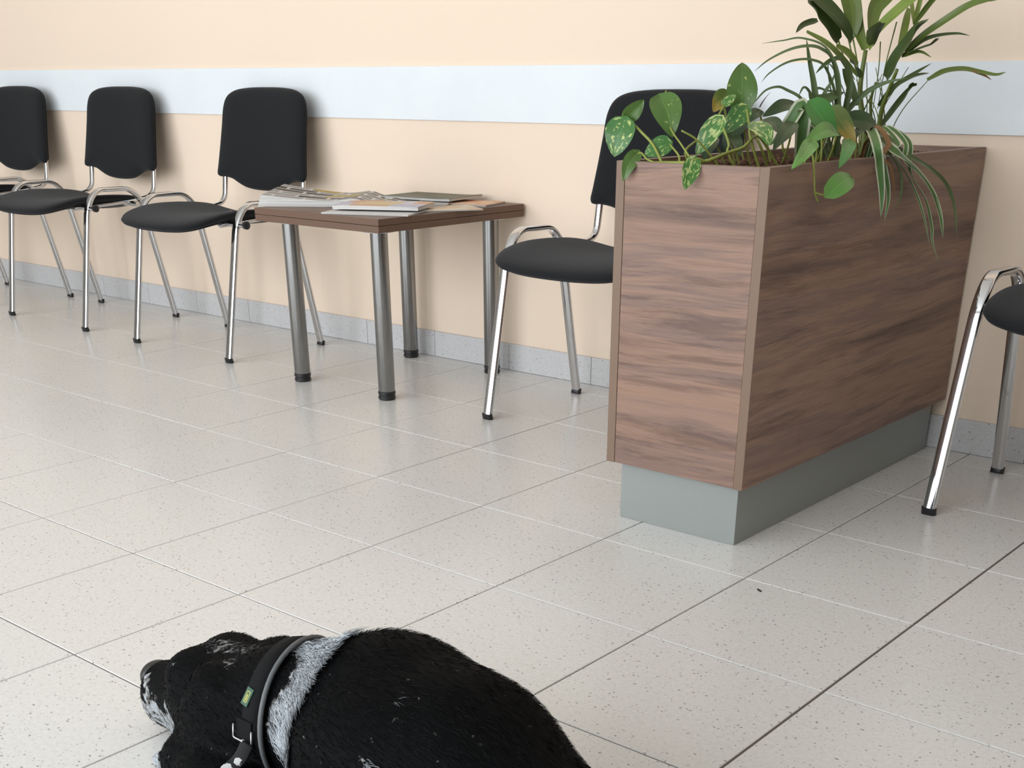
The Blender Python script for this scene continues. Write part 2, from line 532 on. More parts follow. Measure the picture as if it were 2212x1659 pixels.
boxed('rear_panel', (PX0 + TH + .0006, PY1 - TH, PZ0 + .0005), (PX1 - TH - .0006, PY1 - .001, PZ1 - .0005), M['walnut_x'], planter, M['edge'], 1)
boxed('base_board', (PX0 + TH + .0006, PY0 + TH + .001, PZ0), (PX1 - TH - .0006, PY1 - TH - .001, PZ0 + .02), M['edge'], planter)
boxed('plinth', (.6085, -.970, 0), (.8915, -.030, PZ0 - .0005), M['plinth'], planter)

m = MB(); m.box((-.006, -.0016, 0), (.006, .0016, .0022), .0006)
cr_ = m.build('floor_crumb', M['black'], None, False, (1.053, -1.148, 0)); cr_.rotation_euler = (0, 0, -.5)
tag(cr_, 'tiny black crumb on the pale floor tile in front of the planter', 'crumb')

# ------------------------------------------------------------------ magazines
def m_print(name, stops, scale, seed, paper=(.78, .77, .74)):
    """printed page: blocks of picture colour"""
    a = Mat(name); v_ = a.coord('Object', (1, 1, 1), (seed, seed*.3, 0))
    vo = a.node('ShaderNodeTexVoronoi', distance='CHEBYCHEV'); vo.inputs['Scale'].default_value = scale; a.L(v_, vo.inputs['Vector'])
    rn = a.node('ShaderNodeSeparateColor'); a.L(vo.outputs['Color'], rn.inputs[0])
    col = a.ramp(rn.outputs[0], stops, 'CONSTANT')
    n = a.noise(v_, 28, 4, .65)
    col = a.mix(a.math('MULTIPLY', n, .25), col, paper)
    a.set(col, .42, spec=.22); return a.m
M['paper'] = plain('page_edges', (.70, .69, .66), .8)
def m_pages():
    a = Mat('page_block'); w = a.noise(a.geo((2, 2, 900)), 1.0, 2)
    a.set(a.ramp(w, [(.35, (.42, .41, .39)), (.6, (.74, .73, .70))]), .8); return a.m
M['pages'] = m_pages()

def magazine(name, label, c, rz, w, d, t, z, cover, sag=0.0, curl=0.0):
    """closed magazine: page block with a cover sheet; w along x, d along y"""
    o_ = empty(name, (c[0], c[1], z), rz); tag(o_, label, 'magazine', 'magazines on the low table')
    nx, ny = 10, 8
    def sheet(z0, z1, inset):
        v = []; f = []
        for s_, zz in ((0, z0), (1, z1)):
            for j in range(ny + 1):
                for i in range(nx + 1):
                    x = (i/nx - .5) * (w - inset); y = (j/ny - .5) * (d - inset)
                    e = max(abs(i/nx - .5), 0) * 2
                    h = zz + sag * (1 - e*e) * (zz / max(t, 1e-4)) + curl * max(0, (i/nx - .7) / .3) ** 2 * max(0, .3 + .7 * j/ny)
                    v.append((x, y, h))
        N_ = (nx+1)*(ny+1)
        for j in range(ny):
            for i in range(nx):
                a_ = j*(nx+1)+i; q = (a_, a_+1, a_+nx+2, a_+nx+1)
                f.append(q[::-1]); f.append(tuple(k + N_ for k in q))
        rim = [i for i in range(nx)] + [(j+1)*(nx+1)-1 for j in range(ny)] + [N_-1-i for i in range(nx)] + [(ny-j)*(nx+1) for j in range(ny)]
        for k in range(len(rim)):
            a_, b_ = rim[k], rim[(k+1) % len(rim)]; f.append((a_, b_, b_+N_, a_+N_))
        return v, f
    v, f = sheet(0, t - .0006, .003); mk('page_block', v, f, M['pages'], o_, False)
    v, f = sheet(t - .0006, t, 0); mk('cover', v, f, cover, o_, False)
    return o_

Z0 = TZ1 + .0003
c_orange = m_print('orange_cover', [(0, (.66, .28, .12)), (.35, (.70, .42, .24)), (.7, (.62, .50, .40)), (.85, (.50, .18, .07))], 14, 3)
c_green = m_print('dark_green_cover', [(0, (.045, .06, .03)), (.5, (.10, .10, .06)), (.8, (.16, .12, .08))], 11, 6, (.12, .11, .08))
c_blue = m_print('lilac_cover', [(0, (.42, .40, .52)), (.3, (.56, .53, .60)), (.5, (.55, .27, .12)), (.82, (.56, .42, .16))], 12, 9)
c_tan = m_print('tan_cover', [(0, (.58, .40, .22)), (.4, (.62, .52, .40)), (.75, (.50, .28, .14))], 10, 13)
c_plain = m_print('pale_cover', [(0, (.62, .61, .60)), (.6, (.68, .66, .62))], 8, 17)
magazine('magazine', 'orange covered magazine at the wall end of the table, nearest the right rear corner', (-.600, -.125), .28, .200, .140, .0045, Z0, c_orange)
magazine('magazine', 'thin tan magazine lying flat along the right edge of the table', (-.545, -.320), 1.05, .250, .145, .0030, Z0, c_tan)
magazine('magazine', 'pale magazine lying underneath the lilac one at the table front', (-.605, -.500), .42, .260, .160, .0040, Z0, c_plain)
magazine('magazine', 'thick lilac and orange covered magazine on top of the pale one at the front', (-.630, -.440), .48, .255, .165, .0100, Z0 + .0085, c_blue, .001)
magazine('magazine', 'dark green covered magazine at the back of the table under the open one', (-.740, -.125), .10, .260, .170, .0070, Z0 + .0085, c_green, 0, .004)


# the open magazine: two fanned page blocks meeting at a raised gutter
om = empty('open_magazine', (-.805, -.285, Z0), .62); tag(om, 'open magazine with dark photos and yellow headings at the left front of the table', 'magazine', 'magazines on the low table')
def m_spread(seed):
    a = Mat('printed_spread'); v_ = a.coord('Object', (1, 1, 1), (seed, 0, 0))
    br = a.node('ShaderNodeTexBrick'); br.offset = .35
    for k_, val in (('Scale', 9.0), ('Mortar Size', .045), ('Brick Width', .85), ('Row Height', .42), ('Bias', -.2)): br.inputs[k_].default_value = val
    br.inputs['Color1'].default_value = (.045, .036, .030, 1); br.inputs['Color2'].default_value = (.66, .64, .66, 1); br.inputs['Mortar'].default_value = (.74, .72, .68, 1)
    a.L(v_, br.inputs['Vector'])
    n = a.noise(v_, 60, 4, .7)
    col = a.mix(a.math('MULTIPLY', n, .40), br.outputs['Color'], (.16, .13, .10))
    vo = a.node('ShaderNodeTexVoronoi', distance='CHEBYCHEV'); vo.inputs['Scale'].default_value = 13; a.L(v_, vo.inputs['Vector'])
    rn = a.node('ShaderNodeSeparateColor'); a.L(vo.outputs['Color'], rn.inputs[0])
    col = a.mix(a.math('MULTIPLY', a.math('GREATER_THAN', rn.outputs[1], .84), .85), col, (.46, .33, .03))
    a.set(col, .45, spec=.2); return a.m
def leafblock(side, w, d, t, name):
    """one half of the spread; gutter at x = 0"""
    nx, ny = 16, 6; v = []; f = []; N_ = (nx+1)*(ny+1)
    for s_ in (0, 1):
        for j in range(ny + 1):
            for i in range(nx + 1):
                u = i/nx; x = side * u * w; y = (j/ny - .5) * d
                if side < 0:
                    top = .006 + .013*math.exp(-((u - .16)/.12)**2) + .010*min(1, u*3) + .016*max(0, (u - .35)/.65)**1.5 + .010*u*u*(j/ny)
                    low = .009*math.exp(-((u - .18)/.10)**2)
                    fan = .012*max(0, u - .6)/.4
                else:
                    top = .0065 + .006*math.exp(-((u - .15)/.12)**2); low = 0; fan = 0
                v.append((x + (0 if s_ else side*fan), y, top if s_ else low))
    for j in range(ny):
        for i in range(nx):
            a_ = j*(nx+1)+i; q = (a_, a_+1, a_+nx+2, a_+nx+1)
            q = q if side > 0 else q[::-1]
            f.append(q[::-1]); f.append(tuple(k + N_ for k in q))
    rim = [i for i in range(nx)] + [(j+1)*(nx+1)-1 for j in range(ny)] + [N_-1-i for i in range(nx)] + [(ny-j)*(nx+1) for j in range(ny)]
    for k in range(len(rim)):
        a_, b_ = rim[k], rim[(k+1) % len(rim)]; q = (a_, b_, b_+N_, a_+N_); f.append(q if side > 0 else q[::-1])
    o_ = mk(name, v, f, M['pages'], om, False)
    o_.data.materials.append(m_spread(3 + side))
    for q in o_.data.polygons:
        if q.normal.z > .6 and q.center.z > .004: q.material_index = 1
    return o_
leafblock(-1, .330, .275, .017, 'left_pages')
leafblock(1, .215, .275, .006, 'right_pages')
LEAVES = {
 'pothos': [
  ((0.587, -0.975, 0.7691), (0.5776, -0.995, 0.7081), 0.0574, 'var'),
  ((0.5817, -0.965, 0.7735), (0.6141, -0.955, 0.8032), 0.0294, 'green'),
  ((0.6331, -0.93, 0.8062), (0.6807, -0.955, 0.7458), 0.0549, 'green'),
  ((0.6755, -0.955, 0.7325), (0.6402, -0.985, 0.7129), 0.0395, 'var'),
  ((0.6255, -0.985, 0.7148), (0.6213, -1.022, 0.6713), 0.0276, 'green'),
  ((0.7658, -1.008, 0.7103), (0.7642, -1.03, 0.6619), 0.0315, 'varl'),
  ((0.7293, -0.87, 0.7712), (0.6985, -0.9, 0.7117), 0.0398, 'varl'),
  ((0.7297, -0.78, 0.7886), (0.7109, -0.83, 0.748), 0.0388, 'var'),
  ((0.683, -0.72, 0.7889), (0.6662, -0.7, 0.8701), 0.0580, 'green'),
  ((0.6403, -0.7, 0.812), (0.6325, -0.74, 0.782), 0.0367, 'yellow'),
  ((0.6742, -0.77, 0.7926), (0.6871, -0.75, 0.8125), 0.0197, 'varl'),
  ((0.7737, -0.82, 0.7632), (0.8327, -0.86, 0.7346), 0.0394, 'varl'),
  ((0.6929, -0.52, 0.7901), (0.666, -0.6, 0.778), 0.0362, 'dark'),
  ((0.7, -0.74, 0.7683), (0.6952, -0.8, 0.7177), 0.0396, 'dark'),
  ((0.7018, -0.66, 0.7636), (0.7679, -0.7, 0.7428), 0.0311, 'dark'),
  ((0.6728, -0.8, 0.735), (0.6923, -0.86, 0.7036), 0.0321, 'dark'),
  ((0.7016, -0.78, 0.7417), (0.7605, -0.84, 0.7147), 0.0283, 'dark'),
  ((0.6665, -0.62, 0.7808), (0.6649, -0.66, 0.7629), 0.0281, 'dark'),
 ],
 'greenpothos': [
  ((0.83, -0.7129, 0.7952), (0.875, -0.6852, 0.7401), 0.0510, 'plain'),
  ((0.88, -0.6956, 0.7421), (0.9, -0.8469, 0.7414), 0.0360, 'plainl'),
  ((0.82, -0.5997, 0.7842), (0.885, -0.6197, 0.7271), 0.0380, 'yellow'),
  ((0.82, -0.5225, 0.7664), (0.86, -0.4628, 0.7524), 0.0432, 'dark'),
  ((0.9, -0.8355, 0.7372), (0.945, -0.9755, 0.708), 0.0294, 'plainl'),
  ((0.895, -0.6794, 0.734), (0.94, -0.7887, 0.7), 0.0260, 'plain'),
  ((0.945, -0.8313, 0.651), (0.945, -0.7281, 0.6826), 0.0394, 'plainl'),
  ((0.78, -0.685, 0.7589), (0.8, -0.786, 0.7236), 0.0302, 'dark'),
  ((0.8, -0.5748, 0.7637), (0.82, -0.6645, 0.7349), 0.0329, 'dark'),
  ((0.82, -0.4866, 0.7427), (0.84, -0.5834, 0.7231), 0.0299, 'dark'),
 ],
}
STRAPS = {
 'palm': [
  ([(0.7518, -0.3, 0.7228), (0.7381, -0.3, 0.7728), (0.7267, -0.3, 0.8222), (0.7292, -0.3, 0.8945)], 0.0171, 'cane'),
  ([(0.7735, -0.28, 0.7182), (0.7794, -0.2933, 0.7778), (0.7979, -0.3067, 0.8224), (0.8152, -0.32, 0.8571)], 0.0138, 'cane'),
  ([(0.7483, -0.26, 0.7216), (0.7388, -0.265, 0.7951), (0.7475, -0.27, 0.8329)], 0.0102, 'cane'),
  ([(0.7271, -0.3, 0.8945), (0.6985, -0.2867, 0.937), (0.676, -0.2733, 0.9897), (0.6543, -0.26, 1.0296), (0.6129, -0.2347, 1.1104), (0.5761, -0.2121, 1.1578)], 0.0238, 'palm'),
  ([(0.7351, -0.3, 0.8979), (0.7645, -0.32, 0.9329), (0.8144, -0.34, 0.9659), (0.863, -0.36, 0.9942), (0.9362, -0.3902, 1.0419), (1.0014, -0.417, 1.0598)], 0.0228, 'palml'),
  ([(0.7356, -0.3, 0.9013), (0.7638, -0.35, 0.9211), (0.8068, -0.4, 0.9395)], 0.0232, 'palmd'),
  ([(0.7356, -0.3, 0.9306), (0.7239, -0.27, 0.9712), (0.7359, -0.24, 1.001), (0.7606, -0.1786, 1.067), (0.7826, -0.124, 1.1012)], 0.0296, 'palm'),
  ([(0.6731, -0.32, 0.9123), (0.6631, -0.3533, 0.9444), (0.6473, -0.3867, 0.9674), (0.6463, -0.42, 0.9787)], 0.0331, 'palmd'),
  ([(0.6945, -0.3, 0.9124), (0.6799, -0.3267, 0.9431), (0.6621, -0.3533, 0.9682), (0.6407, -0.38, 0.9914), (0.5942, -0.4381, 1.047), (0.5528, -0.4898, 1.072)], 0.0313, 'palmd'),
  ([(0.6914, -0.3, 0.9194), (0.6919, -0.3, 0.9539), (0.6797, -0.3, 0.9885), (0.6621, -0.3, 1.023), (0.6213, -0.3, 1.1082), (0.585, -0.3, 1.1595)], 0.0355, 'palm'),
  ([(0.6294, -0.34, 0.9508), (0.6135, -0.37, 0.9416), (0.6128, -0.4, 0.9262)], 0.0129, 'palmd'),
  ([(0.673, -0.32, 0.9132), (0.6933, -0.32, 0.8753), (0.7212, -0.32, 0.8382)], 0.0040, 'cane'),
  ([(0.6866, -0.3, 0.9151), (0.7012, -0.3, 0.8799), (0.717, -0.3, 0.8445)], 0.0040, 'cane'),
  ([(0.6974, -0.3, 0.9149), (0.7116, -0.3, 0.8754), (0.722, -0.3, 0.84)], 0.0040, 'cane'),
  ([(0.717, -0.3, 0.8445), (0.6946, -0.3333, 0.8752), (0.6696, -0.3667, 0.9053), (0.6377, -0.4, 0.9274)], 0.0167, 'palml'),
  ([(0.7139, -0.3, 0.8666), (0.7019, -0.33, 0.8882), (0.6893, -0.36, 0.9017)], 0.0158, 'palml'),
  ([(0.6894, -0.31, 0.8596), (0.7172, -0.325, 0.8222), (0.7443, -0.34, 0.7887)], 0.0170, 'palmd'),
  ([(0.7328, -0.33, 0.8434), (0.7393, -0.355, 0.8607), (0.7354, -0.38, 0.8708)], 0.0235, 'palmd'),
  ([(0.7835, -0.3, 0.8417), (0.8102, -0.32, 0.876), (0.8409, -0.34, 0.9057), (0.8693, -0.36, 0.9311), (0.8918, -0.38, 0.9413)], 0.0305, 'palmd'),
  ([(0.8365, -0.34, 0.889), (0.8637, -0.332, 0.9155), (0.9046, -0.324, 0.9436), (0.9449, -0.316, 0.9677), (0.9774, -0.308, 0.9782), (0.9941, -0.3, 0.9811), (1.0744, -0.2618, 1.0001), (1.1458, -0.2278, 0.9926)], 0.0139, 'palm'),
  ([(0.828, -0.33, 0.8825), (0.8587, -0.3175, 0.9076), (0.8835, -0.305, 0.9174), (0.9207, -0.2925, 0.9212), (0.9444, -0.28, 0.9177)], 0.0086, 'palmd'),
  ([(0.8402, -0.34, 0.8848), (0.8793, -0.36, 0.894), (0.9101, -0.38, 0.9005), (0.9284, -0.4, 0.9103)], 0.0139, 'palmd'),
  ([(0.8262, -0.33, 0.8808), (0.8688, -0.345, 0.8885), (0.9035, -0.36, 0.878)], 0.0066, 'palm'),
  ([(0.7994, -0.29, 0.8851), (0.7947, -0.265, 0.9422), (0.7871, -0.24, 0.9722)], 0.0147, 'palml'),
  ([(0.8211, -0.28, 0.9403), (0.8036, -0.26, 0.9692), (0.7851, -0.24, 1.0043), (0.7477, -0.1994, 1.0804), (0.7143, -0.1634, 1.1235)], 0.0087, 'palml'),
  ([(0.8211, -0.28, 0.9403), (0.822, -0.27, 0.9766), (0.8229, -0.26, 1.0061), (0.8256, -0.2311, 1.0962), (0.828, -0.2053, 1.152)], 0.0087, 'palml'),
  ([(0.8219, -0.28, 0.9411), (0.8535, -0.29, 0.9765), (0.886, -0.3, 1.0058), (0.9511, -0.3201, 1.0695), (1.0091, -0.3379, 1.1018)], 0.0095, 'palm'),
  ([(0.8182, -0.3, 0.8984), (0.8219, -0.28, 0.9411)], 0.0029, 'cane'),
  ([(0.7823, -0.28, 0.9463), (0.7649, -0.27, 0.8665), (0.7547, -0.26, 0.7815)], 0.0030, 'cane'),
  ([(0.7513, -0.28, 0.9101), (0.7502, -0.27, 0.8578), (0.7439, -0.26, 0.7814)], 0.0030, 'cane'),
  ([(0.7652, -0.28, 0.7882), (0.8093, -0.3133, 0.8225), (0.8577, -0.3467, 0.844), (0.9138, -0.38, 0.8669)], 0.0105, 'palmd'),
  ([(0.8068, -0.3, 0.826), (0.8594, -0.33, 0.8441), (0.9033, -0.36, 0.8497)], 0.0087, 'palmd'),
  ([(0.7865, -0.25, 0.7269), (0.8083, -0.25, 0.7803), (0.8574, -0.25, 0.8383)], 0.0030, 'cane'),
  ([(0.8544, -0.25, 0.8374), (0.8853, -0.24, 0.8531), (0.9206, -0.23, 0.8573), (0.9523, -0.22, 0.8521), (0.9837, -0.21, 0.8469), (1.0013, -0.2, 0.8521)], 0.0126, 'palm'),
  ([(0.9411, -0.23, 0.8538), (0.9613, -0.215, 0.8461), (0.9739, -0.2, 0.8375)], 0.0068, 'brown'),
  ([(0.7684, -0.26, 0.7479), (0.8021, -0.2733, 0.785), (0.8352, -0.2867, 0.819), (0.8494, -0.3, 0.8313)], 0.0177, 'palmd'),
 ],
 'grass': [
  ([(0.7609, -0.46, 0.8141), (0.7325, -0.475, 0.8897), (0.68, -0.49, 0.9126), (0.6409, -0.505, 0.9088), (0.6024, -0.52, 0.9041)], 0.0047, 'grass'),
  ([(0.7562, -0.45, 0.7883), (0.7413, -0.4667, 0.8689), (0.7209, -0.4833, 0.8922), (0.6976, -0.5, 0.898), (0.6653, -0.5167, 0.8915), (0.6285, -0.5333, 0.8733), (0.6076, -0.55, 0.853)], 0.0085, 'grass'),
  ([(0.7489, -0.45, 0.7882), (0.7273, -0.4667, 0.8564), (0.7024, -0.4833, 0.8732), (0.6743, -0.5, 0.8733), (0.6524, -0.5167, 0.8648), (0.6313, -0.5333, 0.8479), (0.6261, -0.55, 0.8326)], 0.0057, 'grass'),
  ([(0.7705, -0.44, 0.8226), (0.7558, -0.455, 0.8715), (0.7384, -0.47, 0.8723), (0.7269, -0.485, 0.8605), (0.7216, -0.5, 0.8487)], 0.0114, 'palmd'),
  ([(0.7244, -0.48, 0.7605), (0.7182, -0.48, 0.7925), (0.7081, -0.48, 0.831), (0.6932, -0.48, 0.8734), (0.6821, -0.48, 0.912)], 0.0134, 'grass'),
  ([(0.7369, -0.5, 0.7611), (0.7221, -0.51, 0.8031), (0.7181, -0.52, 0.8183), (0.7124, -0.53, 0.8226), (0.7091, -0.54, 0.8074)], 0.0085, 'grass'),
  ([(0.727, -0.52, 0.7716), (0.7113, -0.5333, 0.8032), (0.685, -0.5467, 0.8183), (0.6704, -0.56, 0.8242), (0.6518, -0.5733, 0.8182), (0.6397, -0.5867, 0.8013), (0.6348, -0.6, 0.7869)], 0.0057, 'grass'),
  ([(0.7255, -0.46, 0.7707), (0.7224, -0.4533, 0.8096), (0.7309, -0.4467, 0.831), (0.7371, -0.44, 0.854)], 0.0096, 'grass'),
  ([(0.693, -0.44, 0.8093), (0.714, -0.42, 0.8163), (0.749, -0.4, 0.8129)], 0.0068, 'grass'),
  ([(0.7195, -0.5, 0.7816), (0.7413, -0.47, 0.8029), (0.7602, -0.44, 0.8149)], 0.0230, 'grass'),
  ([(0.706, -0.42, 0.8612), (0.74, -0.41, 0.8224), (0.7548, -0.4, 0.7789)], 0.0029, 'grass'),
  ([(0.745, -0.4, 0.7647), (0.7777, -0.3867, 0.8095), (0.8148, -0.3733, 0.8312), (0.856, -0.36, 0.8406)], 0.0106, 'grass'),
  ([(0.6564, -0.6, 0.7872), (0.6713, -0.61, 0.8017), (0.6891, -0.62, 0.816)], 0.0084, 'brown'),
  ([(0.7656, -0.62, 0.7887), (0.7472, -0.6333, 0.7639), (0.7384, -0.6467, 0.7423), (0.7212, -0.66, 0.7205)], 0.0259, 'striped'),
  ([(0.7547, -0.5, 0.7373), (0.7418, -0.52, 0.7547), (0.7325, -0.54, 0.7618), (0.7207, -0.56, 0.7569)], 0.0152, 'striped'),
  ([(0.7885, -0.42, 0.736), (0.7857, -0.43, 0.7607), (0.7796, -0.44, 0.7798)], 0.0087, 'grass'),
 ],
 'spider': [
  ([(0.86, -0.5095, 0.745), (0.938, -0.6405, 0.7276), (0.9437, -0.626, 0.6884), (0.9493, -0.6118, 0.6384), (0.955, -0.6154, 0.5986)], 0.0152, 'striped'),
  ([(0.87, -0.4968, 0.7314), (0.938, -0.5857, 0.6782), (0.9515, -0.5854, 0.6328), (0.965, -0.618, 0.5918)], 0.0091, 'striped'),
  ([(0.86, -0.4844, 0.7325), (0.938, -0.5599, 0.7144), (0.9497, -0.4756, 0.6779), (0.9615, -0.4067, 0.6359), (0.9732, -0.3686, 0.5894), (0.985, -0.3598, 0.5403)], 0.0153, 'striped'),
  ([(0.935, -0.4918, 0.6925), (0.938, -0.4082, 0.6613), (0.964, -0.3851, 0.6259), (0.99, -0.3924, 0.5786)], 0.0087, 'striped'),
  ([(0.85, -0.4542, 0.7314), (0.938, -0.4915, 0.7036), (0.9535, -0.4031, 0.6748), (0.969, -0.3434, 0.6416), (0.9845, -0.3202, 0.5959), (1.0, -0.322, 0.54)], 0.0078, 'grass'),
  ([(0.928, -0.5362, 0.7091), (0.938, -0.4483, 0.6458), (0.9565, -0.4179, 0.5918), (0.975, -0.4013, 0.5284)], 0.0087, 'striped'),
  ([(0.935, -0.4624, 0.6724), (0.938, -0.3718, 0.6148), (0.952, -0.3495, 0.5593), (0.966, -0.366, 0.5292), (0.98, -0.3526, 0.4918)], 0.0079, 'striped'),
  ([(0.928, -0.5914, 0.7045), (0.938, -0.5672, 0.6857), (0.9415, -0.5463, 0.6512), (0.945, -0.5421, 0.629)], 0.0083, 'brown'),
  ([(0.928, -0.5576, 0.7099), (0.938, -0.5164, 0.675), (0.9465, -0.5163, 0.6327), (0.955, -0.5619, 0.6034)], 0.0065, 'grass'),
 ],
}
TUBES = {
 'pothos': [
  ('vine', [(0.6663, -0.99, 0.6991), (0.6949, -0.99, 0.701), (0.7251, -0.99, 0.7021), (0.773, -0.985, 0.7059), (0.7745, -0.91, 0.7176), (0.7831, -0.87, 0.7258), (0.7798, -0.83, 0.7409), (0.7569, -0.76, 0.736)], 0.0034),
  ('petiole', [(0.7486, -0.985, 0.7042), (0.7097, -0.97, 0.7331), (0.6747, -0.95, 0.7548), (0.6357, -0.93, 0.7985), (0.6399, -0.92, 0.8192)], 0.0017),
  ('petiole', [(0.7208, -0.988, 0.7026), (0.7104, -0.975, 0.7133), (0.6756, -0.955, 0.7309)], 0.0021),
  ('petiole', [(0.6694, -0.99, 0.7), (0.6514, -0.99, 0.7057), (0.6349, -0.985, 0.7151), (0.6255, -0.985, 0.714)], 0.0021),
  ('petiole', [(0.6814, -0.985, 0.7003), (0.6521, -0.975, 0.7301), (0.6214, -0.97, 0.7502), (0.5995, -0.97, 0.7653), (0.5843, -0.97, 0.7721)], 0.0026),
  ('petiole', [(0.7745, -0.91, 0.7176), (0.763, -0.89, 0.7321), (0.7305, -0.87, 0.7681)], 0.0026),
  ('petiole', [(0.7801, -0.84, 0.7373), (0.7562, -0.81, 0.7611), (0.7309, -0.78, 0.787)], 0.0026),
  ('petiole', [(0.695, -0.93, 0.7158), (0.6791, -0.86, 0.7369), (0.6706, -0.8, 0.7609), (0.6752, -0.77, 0.7934)], 0.0026),
  ('petiole', [(0.7375, -0.9, 0.7067), (0.7186, -0.93, 0.7383), (0.6971, -0.95, 0.7537)], 0.0022),
  ('petiole', [(0.7748, -0.988, 0.7061), (0.7704, -1.0, 0.7109), (0.7658, -1.008, 0.7096)], 0.0021),
  ('petiole', [(0.7413, -0.74, 0.7269), (0.7027, -0.73, 0.7649), (0.683, -0.72, 0.7889)], 0.0027),
  ('petiole', [(0.6875, -0.55, 0.7195), (0.7, -0.52, 0.7669), (0.6929, -0.52, 0.7901)], 0.0024),
 ],
 'greenpothos': [
  ('vine', [(0.85, -0.751, 0.7183), (0.905, -0.8372, 0.7191), (0.928, -0.8699, 0.7098), (0.928, -0.8599, 0.6827), (0.93, -0.8554, 0.6556), (0.932, -0.8426, 0.6385)], 0.0022),
  ('petiole', [(0.93, -0.8552, 0.6548), (0.938, -0.8428, 0.6506), (0.945, -0.8315, 0.6518)], 0.0017),
  ('petiole', [(0.84, -0.6705, 0.7193), (0.82, -0.6529, 0.7655), (0.83, -0.7129, 0.7952)], 0.0022),
  ('petiole', [(0.85, -0.5821, 0.7183), (0.83, -0.5727, 0.7575), (0.82, -0.5997, 0.7842)], 0.0023),
  ('petiole', [(0.87, -0.7483, 0.7244), (0.89, -0.8044, 0.7383), (0.9, -0.8355, 0.7372)], 0.0022),
  ('petiole', [(0.87, -0.6029, 0.7196), (0.885, -0.646, 0.736), (0.895, -0.6794, 0.734)], 0.0023),
  ('petiole', [(0.85, -0.5413, 0.7187), (0.83, -0.5191, 0.748), (0.82, -0.5225, 0.7664)], 0.0023),
 ],
}
# ------------------------------------------------------------------ planter filling and plants
def m_leaf(name, base, streak=None, amount=0.0, scale=(14, 3.2), rough=.36, tip=None, vein=.25):
    a = Mat(name); uv = a.node('ShaderNodeTexCoord').outputs['UV']
    mp = a.node('ShaderNodeMapping'); mp.inputs['Scale'].default_value = (scale[0], scale[1], 1); a.L(uv, mp.inputs[0])
    oi = a.node('ShaderNodeObjectInfo')
    ad = a.node('ShaderNodeVectorMath', operation='ADD'); a.L(mp.outputs[0], ad.inputs[0])
    cb = a.node('ShaderNodeCombineXYZ')
    for i in range(3): a.L(a.math('MULTIPLY', oi.outputs['Random'], 37.0 + i), cb.inputs[i])
    a.L(cb.outputs[0], ad.inputs[1])
    n = a.noise(ad.outputs[0], 1.0, 3, .6)
    sp = a.node('ShaderNodeSeparateXYZ'); a.L(uv, sp.inputs[0])
    mid = a.math('ABSOLUTE', a.math('SUBTRACT', sp.outputs[0], .5))
    big = a.noise(a.geo(), 18, 2)
    col = a.mix(big, tuple(q*.72 for q in base), tuple(q*1.2 for q in base))
    if streak is not None:
        col = a.mix(a.ramp(n, [(.56 - amount*.2, (0, 0, 0)), (.62 - amount*.2, (1, 1, 1))]), col, streak)
    if tip is not None:
        k = a.math('MULTIPLY', a.ramp(a.math('ADD', sp.outputs[1], a.math('MULTIPLY', n, .6)), [(.75, (0, 0, 0)), (1.1, (1, 1, 1))]), .85)
        col = a.mix(k, col, tip)
    col = a.mix(a.math('MULTIPLY', a.math('LESS_THAN', mid, .018), vein), col, tuple(min(1, q*2.2 + .02) for q in base))
    a.set(col, rough, spec=.45)
    a.bump(n, .12, .001); return a.m

def m_striped():
    a = Mat('striped_strap_leaf'); sp = a.node('ShaderNodeSeparateXYZ'); a.L(a.node('ShaderNodeTexCoord').outputs['UV'], sp.inputs[0])
    mid = a.math('ABSOLUTE', a.math('SUBTRACT', sp.outputs[0], .5))
    col = a.mix(a.math('GREATER_THAN', mid, .33), (.080, .170, .045), (.50, .52, .38))
    a.set(col, .45, spec=.4); return a.m

LM = {
    'var': m_leaf('variegated_leaf', (.045, .150, .030), (.42, .50, .16), -.05, (8, 7)),
    'varl': m_leaf('bright_variegated_leaf', (.060, .185, .035), (.45, .52, .20), .22, (9, 6)),
    'green': m_leaf('green_leaf', (.075, .150, .028), (.36, .42, .12), -.4, (8, 7)),
    'plain': m_leaf('plain_green_leaf', (.065, .215, .045)),
    'plainl': m_leaf('light_green_leaf', (.105, .290, .050)),
    'dark': m_leaf('dark_green_leaf', (.028, .070, .020)),
    'yellow': m_leaf('yellowing_leaf', (.090, .135, .022), None, 0, tip=(.30, .20, .03)),
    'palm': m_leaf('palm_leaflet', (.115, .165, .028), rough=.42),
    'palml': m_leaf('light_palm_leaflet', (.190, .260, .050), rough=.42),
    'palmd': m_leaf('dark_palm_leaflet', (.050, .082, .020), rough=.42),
    'grass': m_leaf('grassy_leaf', (.085, .130, .045), rough=.5),
    'brown': m_leaf('withered_leaf', (.24, .13, .05), rough=.7),
    'striped': m_striped(),
    'cane': m_leaf('palm_cane', (.140, .180, .035), rough=.45),
}
M['vine'] = m_leaf('vine_stem', (.26, .30, .055), rough=.45, vein=0)
FACE = Vector((.50, -.62, .60)).normalized()

def uv_mesh(name, verts, faces, uvs, mat):
    m_ = mesh(name, verts, faces, True, mat)
    ul = m_.uv_layers.new(name='UVMap')
    for lp in m_.loops: ul.data[lp.index].uv = uvs[lp.vertex_index]
    return m_

